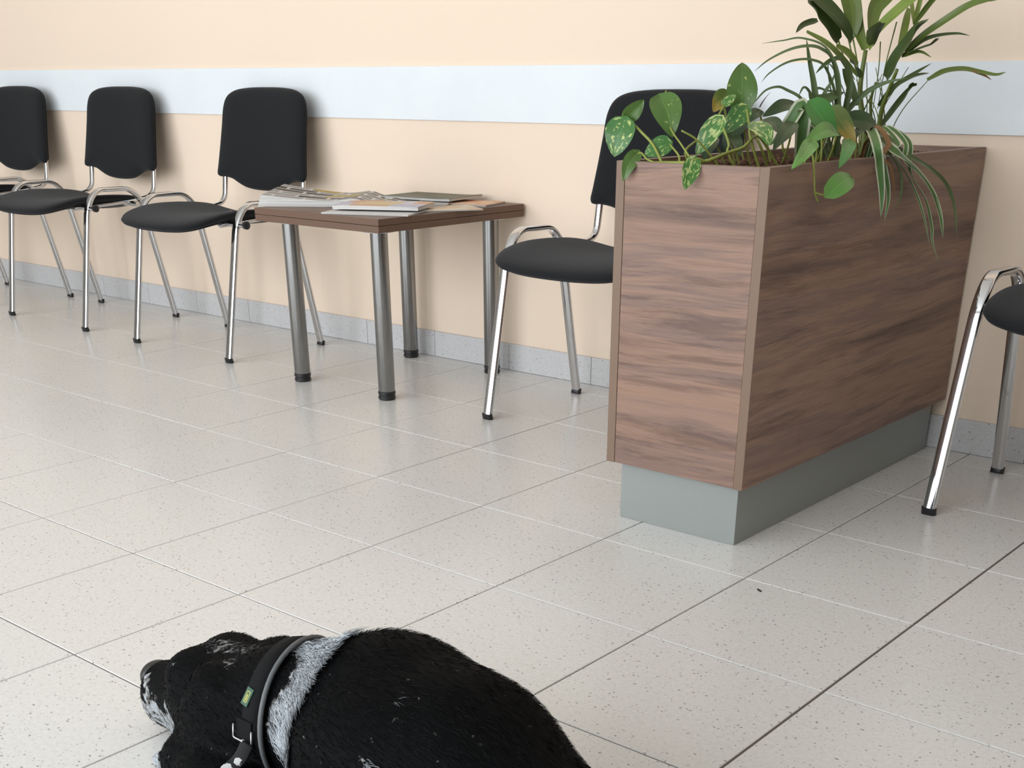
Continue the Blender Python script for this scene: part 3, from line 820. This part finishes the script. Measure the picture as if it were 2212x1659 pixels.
def heart_leaf(base, tip, width, mat, parent, seed):
    r_ = random.Random(seed)
    B = Vector(base); A = Vector(tip) - B; L = A.length; a = A.normalized()
    f_ = (FACE + Vector((r_.uniform(-.35, .35), r_.uniform(-.3, .3), r_.uniform(-.3, .3)))).normalized()
    s = a.cross(f_)
    if s.length < .2: s = a.cross(Vector((0, 0, 1)))
    s.normalize(); n = s.cross(a).normalized()
    nt, nv = 14, 8; v = []; uvs = []; f = []
    bow = r_.uniform(.05, .13) * L; fold = r_.uniform(.10, .26); skew = r_.uniform(-.06, .06) * L
    for i in range(nt + 1):
        t = i / nt
        w = (math.sin(math.pi * t ** .66) ** .68 if 0 < t < 1 else 0) * (1 - .06*t) * width * .53
        for j in range(nv + 1):
            u = j / nv * 2 - 1
            lag = -.13 * L * abs(u) ** 1.4 * (1 - t) ** 4
            wave = .012 * L * math.sin(9*t + 3*u + seed)
            p = B + a * (L*t + lag) + s * (u * w + skew * math.sin(math.pi*t)) + n * (bow * math.sin(math.pi * t) * .9 - bow * t * t + abs(u) * w * fold + wave * abs(u))
            v.append(p - parent.location); uvs.append((j/nv, t))
    for i in range(nt):
        for j in range(nv):
            k = i*(nv+1)+j; f.append((k, k+1, k+nv+2, k+nv+1))
    return link('leaf', uv_mesh('leaf', v, f, uvs, LM[mat]), parent)

def cr(pts, n=6):
    P = [Vector(p) for p in pts]; P = [P[0]*2 - P[1]] + P + [P[-1]*2 - P[-2]]; out = []
    for i in range(1, len(P) - 2):
        p0, p1, p2, p3 = P[i-1:i+3]
        for j in range(n):
            t = j/n; out.append(.5*((2*p1) + (p2-p0)*t + (2*p0-5*p1+4*p2-p3)*t*t + (3*p1-3*p2+p3-p0)*t**3))
    out.append(P[-2]); return out

def strap_leaf(pts, width, mat, parent, seed, name='leaf', broad=False):
    r_ = random.Random(seed); Q = cr(pts, 6); N = len(Q); nv = 4; v = []; uvs = []; f = []
    f_ = (FACE + Vector((r_.uniform(-.3, .3), r_.uniform(-.3, .3), r_.uniform(-.3, .3)))).normalized()
    for i, p in enumerate(Q):
        t = i/(N-1); tg = (Q[min(i+1, N-1)] - Q[max(i-1, 0)]).normalized()
        s = tg.cross(f_)
        if s.length < .15: s = tg.cross(Vector((1, .2, .1)))
        s.normalize(); n = s.cross(tg)
        w = width*.58*((math.sin(math.pi*min(1, (t*.80+.06))**.75)**.7) if broad else min(1, .55 + 3*t)*(1 - t**3.0)**.8 + .0)
        w = max(w, .0003)
        for j in range(nv + 1):
            u = j/nv*2 - 1
            v.append(p + s*u*w + n*abs(u)*w*.32 - parent.location); uvs.append((j/nv, t))
    for i in range(N - 1):
        for j in range(nv):
            k = i*(nv+1)+j; f.append((k, k+1, k+nv+2, k+nv+1))
    return link(name, uv_mesh(name, v, f, uvs, LM[mat]), parent)

def tube(pts, r, mat, parent, name, taper=1.0):
    Q = cr(pts, 5); m_ = MB(); N = len(Q)
    m_.sweep([q - parent.location for q in Q], circle(r, 8), scale=[1 + (taper - 1)*i/(N-1) for i in range(N)])
    o_ = m_.build(name, mat, parent, True); return o_

SOIL = .688
# expanded clay granules
ico = bmesh.new(); bmesh.ops.create_icosphere(ico, subdivisions=1, radius=1.0)
iv = np.array([tuple(w.co) for w in ico.verts]); iff = [[w.index for w in q.verts] for q in ico.faces]; ico.free()
gv = []; gf = []; rr = random.Random(5)
nx_, ny_ = 24, 82
for i in range(nx_):
    for j in range(ny_):
        x = PX0 + TH + .007 + (i + rr.uniform(-.3, .3) + .5) * (PX1 - PX0 - 2*TH - .014) / nx_
        y = PY0 + TH + .007 + (j + rr.uniform(-.3, .3) + .5) * (PY1 - PY0 - 2*TH - .014) / ny_
        s_ = rr.uniform(.0045, .0078)
        sc_ = np.array([rr.uniform(.8, 1.2), rr.uniform(.8, 1.2), rr.uniform(.75, 1.1)]) * s_
        b0 = len(gv)
        gv += list(iv * sc_ * (1 + .12*np.sin(iv*7 + i + j)) + np.array([x, y, SOIL - .004 + rr.uniform(-.004, .004)]) - np.array([.7535, -.507, 0]))
        gf += [[k + b0 for k in q] for q in iff]
def m_clay():
    a = Mat('clay_granules'); v_ = a.geo(); n = a.noise(v_, 75, 2)
    a.set(a.ramp(n, [(.3, (.060, .032, .022)), (.55, (.150, .078, .050)), (.75, (.24, .14, .095))]), .9, spec=.2); a.bump(a.noise(v_, 600, 2), .4, .001); return a.m
gr = mk('clay_granules', gv, gf, m_clay(), None, True, (.7535, -.507, 0))
tag(gr, 'brown clay granules filling the top of the planter', 'clay granules', kind='stuff')
boxed('granule_tray', (PX0 + TH + .0008, PY0 + TH + .0012, SOIL - .05), (PX1 - TH - .0008, PY1 - TH - .0012, SOIL - .007), M['black'], planter, bev=0)

def plant(name, loc, label):
    o_ = empty(name, loc); tag(o_, label, 'plant'); return o_

pothos = plant('pothos', (.72, -.80, SOIL), 'variegated pothos trailing over the front left corner of the planter')
for i, (b_, t_, w_, m_) in enumerate(LEAVES['pothos']): heart_leaf(b_, t_, w_, m_, pothos, i + 1)
for nm, pts, r_ in TUBES['pothos']:
    pts = [list(p_) for p_ in pts]
    if nm == 'vine': pts.append([pts[-1][0] + .02, pts[-1][1] + .05, SOIL - .01])
    elif pts[0][1] > -.96: pts.insert(0, [pts[0][0] + .01, pts[0][1] + .03, SOIL - .01])
    tube(pts, r_, M['vine'] if nm == 'vine' else M['petiole'] if 'petiole' in M else M['vine'], pothos, nm if nm != 'petiole' else 'leaf_stalk', .8)
for i in (9, 10, 13, 14, 15, 16, 17):
    b_ = LEAVES['pothos'][i][0]; tube([(b_[0]*.6 + .29, b_[1] + .03, SOIL - .01), (b_[0]*.8 + .14, b_[1] + .02, (b_[2] + SOIL)/2), b_], .0020, M['vine'], pothos, 'leaf_stalk')

green = plant('green_pothos', (.83, -.64, SOIL), 'plain green leafy climber spilling over the right rim of the planter')
for i, (b_, t_, w_, m_) in enumerate(LEAVES['greenpothos']): heart_leaf(b_, t_, w_, m_, green, i + 40)
for nm, pts, r_ in TUBES['greenpothos']:
    pts = [list(p_) for p_ in pts]
    if pts[0][2] > .70: pts.insert(0, [min(pts[0][0], .87), pts[0][1], SOIL - .01])
    tube(pts, r_, M['vine'], green, nm if nm != 'petiole' else 'leaf_stalk', .8)
for i in (1, 7, 8, 9):
    b_ = LEAVES['greenpothos'][i][0]; tube([(b_[0] - .03, b_[1] + .02, SOIL - .01), (b_[0] - .01, b_[1] + .01, (b_[2] + SOIL)/2), b_], .0020, M['vine'], green, 'leaf_stalk')

palm = plant('parlour_palm', (.75, -.28, SOIL), 'tall palm with upright stems and fans of olive leaflets, reaching out of the frame')
for i, (pts, w_, m_) in enumerate(STRAPS['palm']):
    if m_ == 'cane':
        if pts[0][2] < .76: pts = [(pts[0][0] - .002, pts[0][1], SOIL - .02)] + list(pts)
        tube(pts, w_*.5, LM['cane'], palm, 'cane', .55)
    else: strap_leaf(pts, w_, m_, palm, i, 'leaflet', broad=w_ > .0135)
for i in range(9):           # slender young shoots around the canes
    r_ = random.Random(i*3); x0, y0 = .75 + r_.uniform(-.035, .035), -.28 + r_.uniform(-.05, .05)
    tube([(x0, y0, SOIL - .02), (x0 + r_.uniform(-.02, .02), y0, SOIL + .07), (x0 + r_.uniform(-.05, .05), y0 + r_.uniform(-.03, .03), SOIL + r_.uniform(.12, .20))], .0016, LM['cane'], palm, 'cane', .5)

grass = plant('grassy_plant', (.745, -.47, SOIL), 'grassy plant with thin arching leaves in the middle of the planter')
for i, (pts, w_, m_) in enumerate(STRAPS['grass']):
    if m_ != 'brown':
        pts = [(.745 + .02*math.sin(i*2.1), pts[0][1] + .01, SOIL - .01)] + list(pts)
    strap_leaf(pts, w_, m_, grass, i + 60)

spider = plant('spider_plant', (.83, -.44, SOIL), 'spider plant with cream edged leaves drooping over the dark side of the planter')
for i, (pts, w_, m_) in enumerate(STRAPS['spider']):
    r0 = (.832 + .008*math.sin(i*1.7), -.45 + .025*math.cos(i*2.3), SOIL - .01)
    mid = (.872, pts[0][1]*.5 - .225, .748 + .006*math.sin(i*3))
    pts = [r0, mid, (.924, pts[0][1]*.75 - .112, .726)] + list(pts) if i > 2 and i != 4 else [r0] + list(pts)
    strap_leaf(pts, w_*1.15, m_, spider, i + 90)

# ------------------------------------------------------------------ the dog
def sd_cone(P, a, b, r1, r2):
    a = np.array(a, float); b = np.array(b, float); ab = b - a
    t = np.clip(((P - a) @ ab) / (ab @ ab), 0, 1)
    return np.linalg.norm(P - (a + t[:, None] * ab), axis=1) - (r1 + (r2 - r1) * t)

def sd_ell(P, c, r, rot=None):
    q = P - np.array(c, float)
    if rot is not None: q = q @ eul(*rot)
    r = np.array(r, float)
    k0 = np.linalg.norm(q / r, axis=1); k1 = np.linalg.norm(q / (r * r), axis=1)
    return k0 * (k0 - 1) / np.maximum(k1, 1e-9)

def smin(a, b, k):
    h = np.clip(.5 + .5 * (b - a) / k, 0, 1)
    return b * (1 - h) + a * h - k * h * (1 - h)

def eul(a, b, c):
    ca, sa, cb, sb, cc, sc = math.cos(a), math.sin(a), math.cos(b), math.sin(b), math.cos(c), math.sin(c)
    X = np.array([[1, 0, 0], [0, ca, -sa], [0, sa, ca]]); Y = np.array([[cb, 0, sb], [0, 1, 0], [-sb, 0, cb]]); Z = np.array([[cc, -sc, 0], [sc, cc, 0], [0, 0, 1]])
    return Z @ Y @ X
def dog_sdf(P):
    d = sd_cone(P, (1.165, -2.172, .163), (1.25, -2.18, .149), .112, .117)         # chest
    d = smin(d, sd_cone(P, (1.25, -2.185, .150), (1.43, -2.215, .112), .118, .106), .05)  # loin, rump
    d = smin(d, sd_ell(P, (1.185, -2.245, .130), (.085, .075, .120)), .05)          # near shoulder
    d = smin(d, sd_ell(P, (1.16, -2.13, .125), (.085, .070, .11)), .05)
    d = smin(d, sd_ell(P, (1.41, -2.275, .09), (.115, .075, .09)), .05)            # near thigh
    d = smin(d, sd_ell(P, (1.39, -2.145, .080), (.105, .07, .080)), .05)
    d = smin(d, sd_ell(P, (1.10, -2.17, .085), (.075, .080, .08)), .05)            # breast
    # hind feet
    d = smin(d, sd_cone(P, (1.43, -2.33, .035), (1.27, -2.36, .025), .036, .026), .03)
    d = smin(d, sd_ell(P, (1.24, -2.362, .022), (.045, .028, .022)), .02)
    # neck
    d = smin(d, sd_cone(P, (.90, -2.158, .122), (.965, -2.165, .137), .068, .072), .03)
    d = smin(d, sd_cone(P, (.965, -2.165, .137), (1.12, -2.160, .180), .072, .093), .05)
    # skull and muzzle
    h = sd_ell(P, (.840, -2.160, .106), (.098, .076, .076))
    h = smin(h, sd_cone(P, (.772, -2.158, .084), (.668, -2.150, .064), .055, .040), .030)
    h = smin(h, sd_cone(P, (.775, -2.158, .042), (.672, -2.150, .034), .046, .028), .016)
    h = smin(h, sd_ell(P, (.668, -2.150, .046), (.040, .040, .040)), .012)         # flews
    h = smin(h, sd_ell(P, (.806, -2.130, .139), (.052, .038, .040)), .02)          # brow
    h = smin(h, sd_ell(P, (.806, -2.190, .138), (.052, .038, .038)), .02)
    d = smin(d, h, .035)
    # ears hanging down over the cheeks
    e = sd_ell(P, (.898, -2.232, .098), (.074, .019, .084), (.14, .35, .08))
    e = smin(e, sd_ell(P, (.890, -2.212, .165), (.050, .024, .028)), .025)
    d = smin(d, e, .014)
    e = sd_ell(P, (.895, -2.088, .095), (.068, .017, .080), (-.14, .3, -.08))
    e = smin(e, sd_ell(P, (.885, -2.105, .160), (.048, .024, .028)), .025)
    d = smin(d, e, .014)
    # forelegs stretched out in front
    l = sd_cone(P, (1.13, -2.315, .075), (.908, -2.256, .052), .058, .040)
    l = smin(l, sd_cone(P, (.908, -2.256, .052), (.835, -2.230, .040), .039, .034), .02)
    l = smin(l, sd_ell(P, (.814, -2.220, .036), (.046, .041, .036)), .016)
    for k, dy in enumerate((-.029, -.010, .010, .028)):
        l = smin(l, sd_ell(P, (.780 - .006*(1-abs(dy)/.029), -2.214 + dy, .022), (.024, .0115, .019)), .005)
    d = smin(d, l, .022)
    l = sd_cone(P, (1.08, -2.10, .055), (.960, -2.06, .032), .042, .027)
    l = smin(l, sd_ell(P, (.93, -2.055, .022), (.045, .03, .022)), .016)
    d = smin(d, l, .03)
    # tail curled along the floor
    d = smin(d, sd_cone(P, (1.50, -2.20, .08), (1.60, -2.27, .03), .035, .024), .03)
    d = smin(d, sd_cone(P, (1.60, -2.27, .03), (1.58, -2.42, .02), .024, .015), .02)
    return np.maximum(d, .002 - P[:, 2])           # flat against the floor

def surface_nets(fn, lo, hi, step):
    n = [int(math.ceil((hi[i] - lo[i]) / step)) + 1 for i in range(3)]
    ax = [lo[i] + step * np.arange(n[i]) for i in range(3)]
    G = np.stack(np.meshgrid(*ax, indexing='ij'), -1).reshape(-1, 3)
    g = fn(G).reshape(n)
    s = g < 0
    c = np.zeros([k - 1 for k in n], int)
    corners = [(i, j, k) for i in (0, 1) for j in (0, 1) for k in (0, 1)]
    sl = lambda o: tuple(slice(o[i], n[i] - 1 + o[i]) for i in range(3))
    for o in corners: c += s[sl(o)]
    act = (c > 0) & (c < 8)
    acc = np.zeros(list(act.shape) + [3]); cnt = np.zeros(act.shape)
    for a in corners:
        for ax_ in range(3):
            if a[ax_] == 1: continue
            b_ = list(a); b_[ax_] = 1; b_ = tuple(b_)
            ga, gb = g[sl(a)], g[sl(b_)]
            cr = (ga < 0) != (gb < 0)
            t = np.where(cr, ga / np.where(cr, ga - gb, 1), 0)
            for d in range(3):
                acc[..., d] += np.where(cr, a[d] + (t if d == ax_ else 0), 0)
            cnt += cr
    idx = -np.ones(act.shape, int); idx[act] = np.arange(act.sum())
    I = np.argwhere(act)
    V = np.array(lo) + step * (I + acc[act] / cnt[act][:, None])
    F = []
    for ax_ in range(3):
        u, v = (ax_ + 1) % 3, (ax_ + 2) % 3
        A = [slice(None)] * 3; B = [slice(None)] * 3
        A[ax_] = slice(0, n[ax_] - 1); B[ax_] = slice(1, n[ax_])
        e = s[tuple(A)] != s[tuple(B)]
        for q in np.argwhere(e):
            if q[u] == 0 or q[v] == 0 or q[u] >= n[u] - 1 or q[v] >= n[v] - 1: continue
            qs = []
            for du, dv in ((-1, -1), (0, -1), (0, 0), (-1, 0)):
                w = q.copy(); w[u] += du; w[v] += dv; qs.append(int(idx[tuple(w)]))
            F.append(tuple(qs) if s[tuple(q)] else tuple(qs[::-1]))
    return V, F

DV, DF = surface_nets(dog_sdf, (.49, -2.50, -.012), (1.68, -1.97, .31), .0075)

def sdf_normal(P, e=.002):
    N = np.zeros_like(P)
    for i in range(3):
        d = np.zeros(3); d[i] = e
        N[:, i] = dog_sdf(P + d) - dog_sdf(P - d)
    return N / np.maximum(np.linalg.norm(N, axis=1, keepdims=True), 1e-9)

for it in range(2):       # settle the vertices on the exact surface
    DV = DV - .8 * dog_sdf(DV)[:, None] * sdf_normal(DV)

def seg_d(P, a, b):
    a = np.array(a, float); b = np.array(b, float); ab = b - a
    t = np.clip(((P - a) @ ab) / (ab @ ab), 0, 1)
    return np.linalg.norm(P - (a + t[:, None] * ab), axis=1)

#COATMARKS
def coat_white(P):
    """how white the coat is at a point of the body (blotches of its own)"""
    w = np.zeros(len(P))
    nz = np.sin(P[:, 0]*310 + 2*np.sin(P[:, 2]*170)) * np.sin(P[:, 1]*280 + P[:, 2]*240)
    n2 = np.sin(P[:, 0]*95 + 1.3*np.sin(P[:, 2]*120 + P[:, 1]*90)) * np.sin(P[:, 2]*130 + P[:, 1]*75 + 1)
    for a, b_, r, s, k in MARKS:
        d = seg_d(P, a, b_)
        w = np.maximum(w, s * np.clip((r - d) / (.35 * r) + k * (nz*.5 + n2*.5), 0, 1))
    return np.clip(w, 0, 1)

MARKS = [
    ((.670, -2.190, .045), (.760, -2.205, .045), .034, .80, 1.2),     # mottled lips
    ((.662, -2.178, .085), (.690, -2.192, .060), .014, .80, 1.0),     # behind the nose
    ((.745, -2.210, .085), (.775, -2.220, .070), .013, .80, 1.2),
    ((.758, -2.198, .026), (.768, -2.248, .024), .022, 1.0, .5),      # toes
    ((.800, -2.165, .178), (.875, -2.165, .192), .016, .40, 2.6),     # brow speckles
    ((.880, -2.195, .190), (.895, -2.205, .190), .010, .40, 2.0),
    ((1.000, -2.150, .230), (1.050, -2.188, .245), .034, .95, .7),     # mane band
    ((1.050, -2.188, .245), (1.062, -2.225, .228), .038, .95, .7),
    ((1.062, -2.225, .228), (1.040, -2.243, .190), .030, .95, .7),
    ((1.040, -2.243, .190), (1.024, -2.248, .160), .015, .95, .6),
    ((1.040, -2.255, .150), (1.090, -2.280, .180), .012, .60, 1.6),   # breast tuft
    ((1.228, -2.245, .270), (1.234, -2.222, .280), .005, .45, 1.4),   # withers fleck
    ((1.238, -2.298, .228), (1.242, -2.305, .215), .006, .45, 1.4),
]
dog = empty('dog', (1.1, -2.19, 0)); tag(dog, 'black dog with white mane and mottled white muzzle lying on the floor tiles', 'dog')
off = np.array(dog.location)
def m_coat():
    a = Mat('dog_coat'); at = a.node('ShaderNodeAttribute', attribute_name='coat')
    v_ = a.geo((1, 1, 1)); n = a.noise(v_, 95, 3, .6)
    k = a.math('ADD', at.outputs['Fac'], a.math('MULTIPLY_ADD', n, 2.4, -1.35))
    col = a.ramp(k, [(.30, tuple(BLACK)), (.52, (.20, .19, .18)), (.75, tuple(WHITE * .85))])
    a.set(col, .65, spec=.06); return a.m
def m_fur():
    a = Mat('dog_fur'); at = a.node('ShaderNodeAttribute', attribute_name='coat')
    a.set(at.outputs['Color'], .6, spec=.08); return a.m
BLACK = np.array([.0022, .0024, .0028]); WHITE = np.array([.44, .47, .50])
M['coat'] = m_coat(); M['fur'] = m_fur()
me = mesh('body', DV - off, DF, True, M['coat'])
ca = me.color_attributes.new('coat', 'FLOAT_COLOR', 'POINT')
W = coat_white(DV)
c = np.repeat(W[:, None], 3, 1)
ca.data.foreach_set('color', np.concatenate([c, np.ones((len(c), 1))], 1).astype('f').ravel())
body = link('body', me, dog)

# fur: thin tapered blades rooted on the body, combed backwards
def grow_fur(count, lenf, seed, keep=None, width=.0004, scat=.22):
    r = np.random.default_rng(seed)
    quads = np.array(DF); A = DV[quads[:, 0]]; B = DV[quads[:, 1]]; C_ = DV[quads[:, 2]]; D_ = DV[quads[:, 3]]
    ar = np.linalg.norm(np.cross(C_ - A, D_ - B), axis=1) * .5
    mid = (A + B + C_ + D_) / 4
    wgt = ar * (mid[:, 2] > .006)
    if keep is not None: wgt = wgt * keep(mid)
    q = r.choice(len(quads), count, p=wgt / wgt.sum())
    u, v = r.random((2, count, 1))
    P = (A[q]*(1-u) + B[q]*u)*(1-v) + (D_[q]*(1-u) + C_[q]*u)*v
    N = sdf_normal(P)
    comb = np.tile(np.array([1.0, 0.0, -.25]), (count, 1))
    leg = (P[:, 1] < -2.20) & (P[:, 2] < .075) & (P[:, 0] < .98)
    comb = comb + scat * r.normal(size=(count, 3))
    T_ = comb - N * (comb * N).sum(1, keepdims=True)
    T_ /= np.maximum(np.linalg.norm(T_, axis=1, keepdims=True), 1e-6)
    L = lenf(P, r)[:, None]
    lift = .16 + .10 * r.random((count, 1))
    S = np.cross(T_, N); S /= np.maximum(np.linalg.norm(S, axis=1, keepdims=True), 1e-6)
    S = S + .6 * r.normal(size=(count, 1)) * N; S /= np.linalg.norm(S, axis=1, keepdims=True)
    w = width * (.7 + .6 * r.random((count, 1)))
    p1 = P + (T_ + N * lift) * L * .5 + S * L * .06 * r.normal(size=(count, 1))
    p2 = P + (T_ * .98 + N * lift * .75) * L - np.array([0, 0, .04]) * L
    p2[:, 2] = np.maximum(p2[:, 2], .001); p1[:, 2] = np.maximum(p1[:, 2], .001)
    P0 = P - N * .001
    V = np.stack([P0 - S*w, P0 + S*w, p1 - S*w*.75, p1 + S*w*.75, p2], 1)
    return P, V

def fur_object(name, sets, parent):
    VV = []; CC = []; n = 0
    for P, V, white in sets:
        cw = coat_white(P) if white is None else white(P)
        rr = np.random.default_rng(5)
        tone = (.75 + .5 * rr.random(len(P)))[:, None]
        c = (BLACK + (WHITE - BLACK) * cw[:, None]) * tone
        VV.append(V.reshape(-1, 3)); CC.append(np.repeat(c, 5, 0)); n += len(P)
    V = np.concatenate(VV); c = np.concatenate(CC)
    base = np.arange(n)[:, None] * 5
    m_ = bpy.data.meshes.new(name)
    quad = np.concatenate([base, base+1, base+3, base+2], 1); tri = np.concatenate([base+2, base+3, base+4], 1)
    loops = np.concatenate([quad, tri], 1).ravel()
    m_.vertices.add(len(V)); m_.vertices.foreach_set('co', (V - off).astype('f').ravel())
    m_.loops.add(len(loops)); m_.loops.foreach_set('vertex_index', loops.astype('i'))
    m_.polygons.add(2 * n)
    st = (np.arange(n)[:, None] * 7 + np.array([[0, 4]])).ravel()
    m_.polygons.foreach_set('loop_start', st.astype('i'))
    m_.polygons.foreach_set('use_smooth', np.ones(2 * n, bool))
    m_.update(calc_edges=True); m_.validate()
    ca_ = m_.color_attributes.new('coat', 'FLOAT_COLOR', 'POINT')
    ca_.data.foreach_set('color', np.concatenate([c, np.ones((len(c), 1))], 1).astype('f').ravel())
    m_.materials.append(M['fur'])
    o_ = link(name, m_, parent); o_['kind'] = 'stuff'; return o_

def body_len(P, r):
    base = np.where(P[:, 0] < .78, .005, np.where(P[:, 0] < .95, .009, .015))
    base = np.where((P[:, 2] < .05) & (P[:, 1] < -2.19), .009, base)
    return base * (.7 + .6 * r.random(len(P)))
s1 = grow_fur(46000, body_len, 3)
mane = lambda m_: (coat_white(m_) > .35) * (m_[:, 0] > .97) + 1e-9
s2 = grow_fur(9000, lambda P, r: .020 + .030 * r.random(len(P)), 4, mane, .0005, .13)
fur_object('fur', [(s1[0], s1[1], None), (s2[0], s2[1], lambda P: np.clip(coat_white(P) * 1.2, 0, 1))], dog)

# nose, eye
def ellipsoid(c, r, n=14, m_=20):
    v = []; f = []
    for i in range(n + 1):
        a = math.pi * i / n
        for k in range(m_):
            b2 = 2 * math.pi * k / m_
            v.append((c[0] + r[0]*math.sin(a)*math.cos(b2), c[1] + r[1]*math.sin(a)*math.sin(b2), c[2] + r[2]*math.cos(a)))
    for i in range(n):
        for k in range(m_): f.append((i*m_+k, (i+1)*m_+k, (i+1)*m_+(k+1) % m_, i*m_+(k+1) % m_))
    return v, f
M['nose'] = plain('dog_nose_skin', (.018, .016, .016), .38)
M['eye'] = plain('dog_eye', (.006, .005, .005), .08)
v, f = ellipsoid((.642 - off[0], -2.151 - off[1], .076), (.022, .026, .022))
for i, p_ in enumerate(v):                       # nostril hollows
    x, y, z = p_
    for sy in (-1, 1):
        d = math.dist((x + off[0], y + off[1], z), (.624, -2.151 + sy*.015, .074))
        if d < .009: x += .005 * (1 - d/.009)
    v[i] = (x, y, z)
o = mk('nose', v, f, M['nose'], dog)
for sy in (-1, 1):
    v, f = ellipsoid((.782 - off[0], -2.160 + sy*.056 - off[1], .132), (.009, .006, .007), 10, 14)
    mk('eye', v, f, M['eye'], dog)

# collar
def neck_ring(cx, tilt, lift, z0=.140, n=48, lean=0.0):
    """points around the neck, lift outside the coat"""
    C0 = np.array([cx, -2.163, z0]); pts = []
    ax = np.array([1, -tilt, lean]); ax /= np.linalg.norm(ax)
    e1 = np.array([tilt, 1, 0]); e1 -= ax * (e1 @ ax); e1 /= np.linalg.norm(e1)
    e2 = np.cross(ax, e1)
    for k in range(n):
        a = 2 * math.pi * k / n; d = math.cos(a)*e1 + math.sin(a)*e2
        rr = np.linspace(.02, .12, 60); s = dog_sdf(C0 + rr[:, None]*d)
        i = np.argmax(s > 0); pts.append(C0 + d*(rr[i] + lift))
    q = np.array(pts)
    for _ in range(3): q = .5*q + .25*(np.roll(q, 1, 0) + np.roll(q, -1, 0))
    return q
def band(rings, closed=True):
    v = []; f = []; n = len(rings[0])
    for R_ in rings: v += [tuple(p_) for p_ in (R_ - off)]
    m_ = len(rings)
    for j in range(m_ if closed else m_ - 1):
        for k in range(n): f.append((j*n+k, j*n+(k+1) % n, ((j+1) % m_)*n+(k+1) % n, ((j+1) % m_)*n+k))
    return v, f
collar = empty('dog_collar', tuple(dog.location)); tag(collar, 'black webbing collar with grey piping and a small green label', 'collar')
M['web'] = plain('black_webbing', (.006, .0062, .0068), .8, spec=.15)
M['piping'] = plain('grey_piping', (.115, .125, .13), .55)
CX, TL, LN = .952, -.28, .0
inn, out_ = .0035, .0068
rings = [neck_ring(CX, TL, inn, lean=LN), neck_ring(CX, TL, out_, lean=LN), neck_ring(CX + .014, TL, out_ + .0006, lean=LN), neck_ring(CX + .030, TL, out_, lean=LN), neck_ring(CX + .030, TL, inn, lean=LN)]
v, f = band(rings); webo = mk('webbing', v, f, M['web'], collar)
pr_ = neck_ring(CX + .034, TL, .0072, lean=LN) - off
m = MB(); pl = [tuple(p_) for p_ in pr_] + [tuple(pr_[0])]
m.sweep(pl, circle(.0032, 8), cap=False); m.build('piping', M['piping'], collar, True)

def patch(name, c, w, h, t, mat, parent, inset=None):
    """small plate lying on the collar: w along the neck, h around it"""
    c = np.array(c, float); N = sdf_normal(c[None])[0]
    ax = np.array([1., -.28, 0]); ax -= N*(ax @ N); ax /= np.linalg.norm(ax); up = np.cross(N, ax)
    c = c - N*dog_sdf(c[None])[0] + N*.0069
    v = [c + ax*sx*w/2 + up*sz*h/2 + N*k*t for k in (0, 1) for sx, sz in ((-1, -1), (1, -1), (1, 1), (-1, 1))]
    return mk(name, np.array(v) - off, [(0, 3, 2, 1), (4, 5, 6, 7), (0, 1, 5, 4), (1, 2, 6, 5), (2, 3, 7, 6), (3, 0, 4, 7)], mat, parent, False), (c, ax, up, N)
M['label_green'] = plain('green_label', (.03, .09, .055), .6)
M['label_yellow'] = plain('yellow_print', (.42, .40, .10), .6)
lab, fr = patch('label', (.981, -2.235, .186), .0125, .022, .0012, M['label_green'], collar)
c_, ax_, up_, N_ = fr
for du, dv, w_, h_ in ((-.0028, 0, .0012, .014), (.0028, 0, .0012, .014), (0, .0065, .0068, .0012), (0, -.0065, .0068, .0012), (0, -.001, .0022, .008)):
    q = c_ + ax_*du + up_*dv + N_*.0012
    v = [q + ax_*sx*w_/2 + up_*sz*h_/2 + N_*k*.0003 for k in (0, 1) for sx, sz in ((-1, -1), (1, -1), (1, 1), (-1, 1))]
    mk('label_print', np.array(v) - off, [(4, 5, 6, 7), (0, 1, 5, 4), (1, 2, 6, 5), (2, 3, 7, 6), (3, 0, 4, 7)], M['label_yellow'], lab, False)
bk, fr = patch('tail_strap', (.984, -2.246, .150), .026, .030, .0012, M['web'], collar)
c_, ax_, up_, N_ = fr
m = MB(); q = c_ + N_*.003 - up_*.006
m.sweep(fillet([q - ax_*.016 + up_*.012 - off, q - ax_*.016 - up_*.006 - off, q + ax_*.016 - up_*.006 - off, q + ax_*.016 + up_*.012 - off], .003, 4), circle(.0016, 8))
m.build('buckle', plain('dull_steel', (.30, .31, .32), .3, 1.0), collar, True)

# leash hanging from the collar over the foreleg
def m_leash():
    a = Mat('spotted_leash'); v_ = a.geo()
    vo = a.node('ShaderNodeTexVoronoi'); vo.inputs['Scale'].default_value = 42; vo.inputs['Randomness'].default_value = .7; a.L(v_, vo.inputs['Vector'])
    k = a.math('LESS_THAN', a.math('ADD', vo.outputs['Distance'], a.math('MULTIPLY', a.noise(v_, 160, 2), .25)), .46)
    a.set(a.mix(k, (.010, .010, .011), (.55, .55, .54)), .7, spec=.3); return a.m
m = MB()
pth = fillet([(.996, -2.262, .142), (.986, -2.268, .118), (.980, -2.300, .104), (.985, -2.335, .085), (1.0, -2.372, .030), (1.02, -2.40, .004), (1.10, -2.47, .003), (1.30, -2.60, .003), (1.62, -2.78, .003)], .03, 5)
m.sweep([(p_.x - 1.02, p_.y + 2.40, p_.z) for p_ in pth], stadium(.017, .0036, 3), up=(1, .3, 0))
ls = auto_smooth(m.build('dog_leash', m_leash(), None, True, (1.02, -2.40, 0)), 50)
tag(ls, 'black leash with white spots hanging from the collar between the forelegs', 'leash')
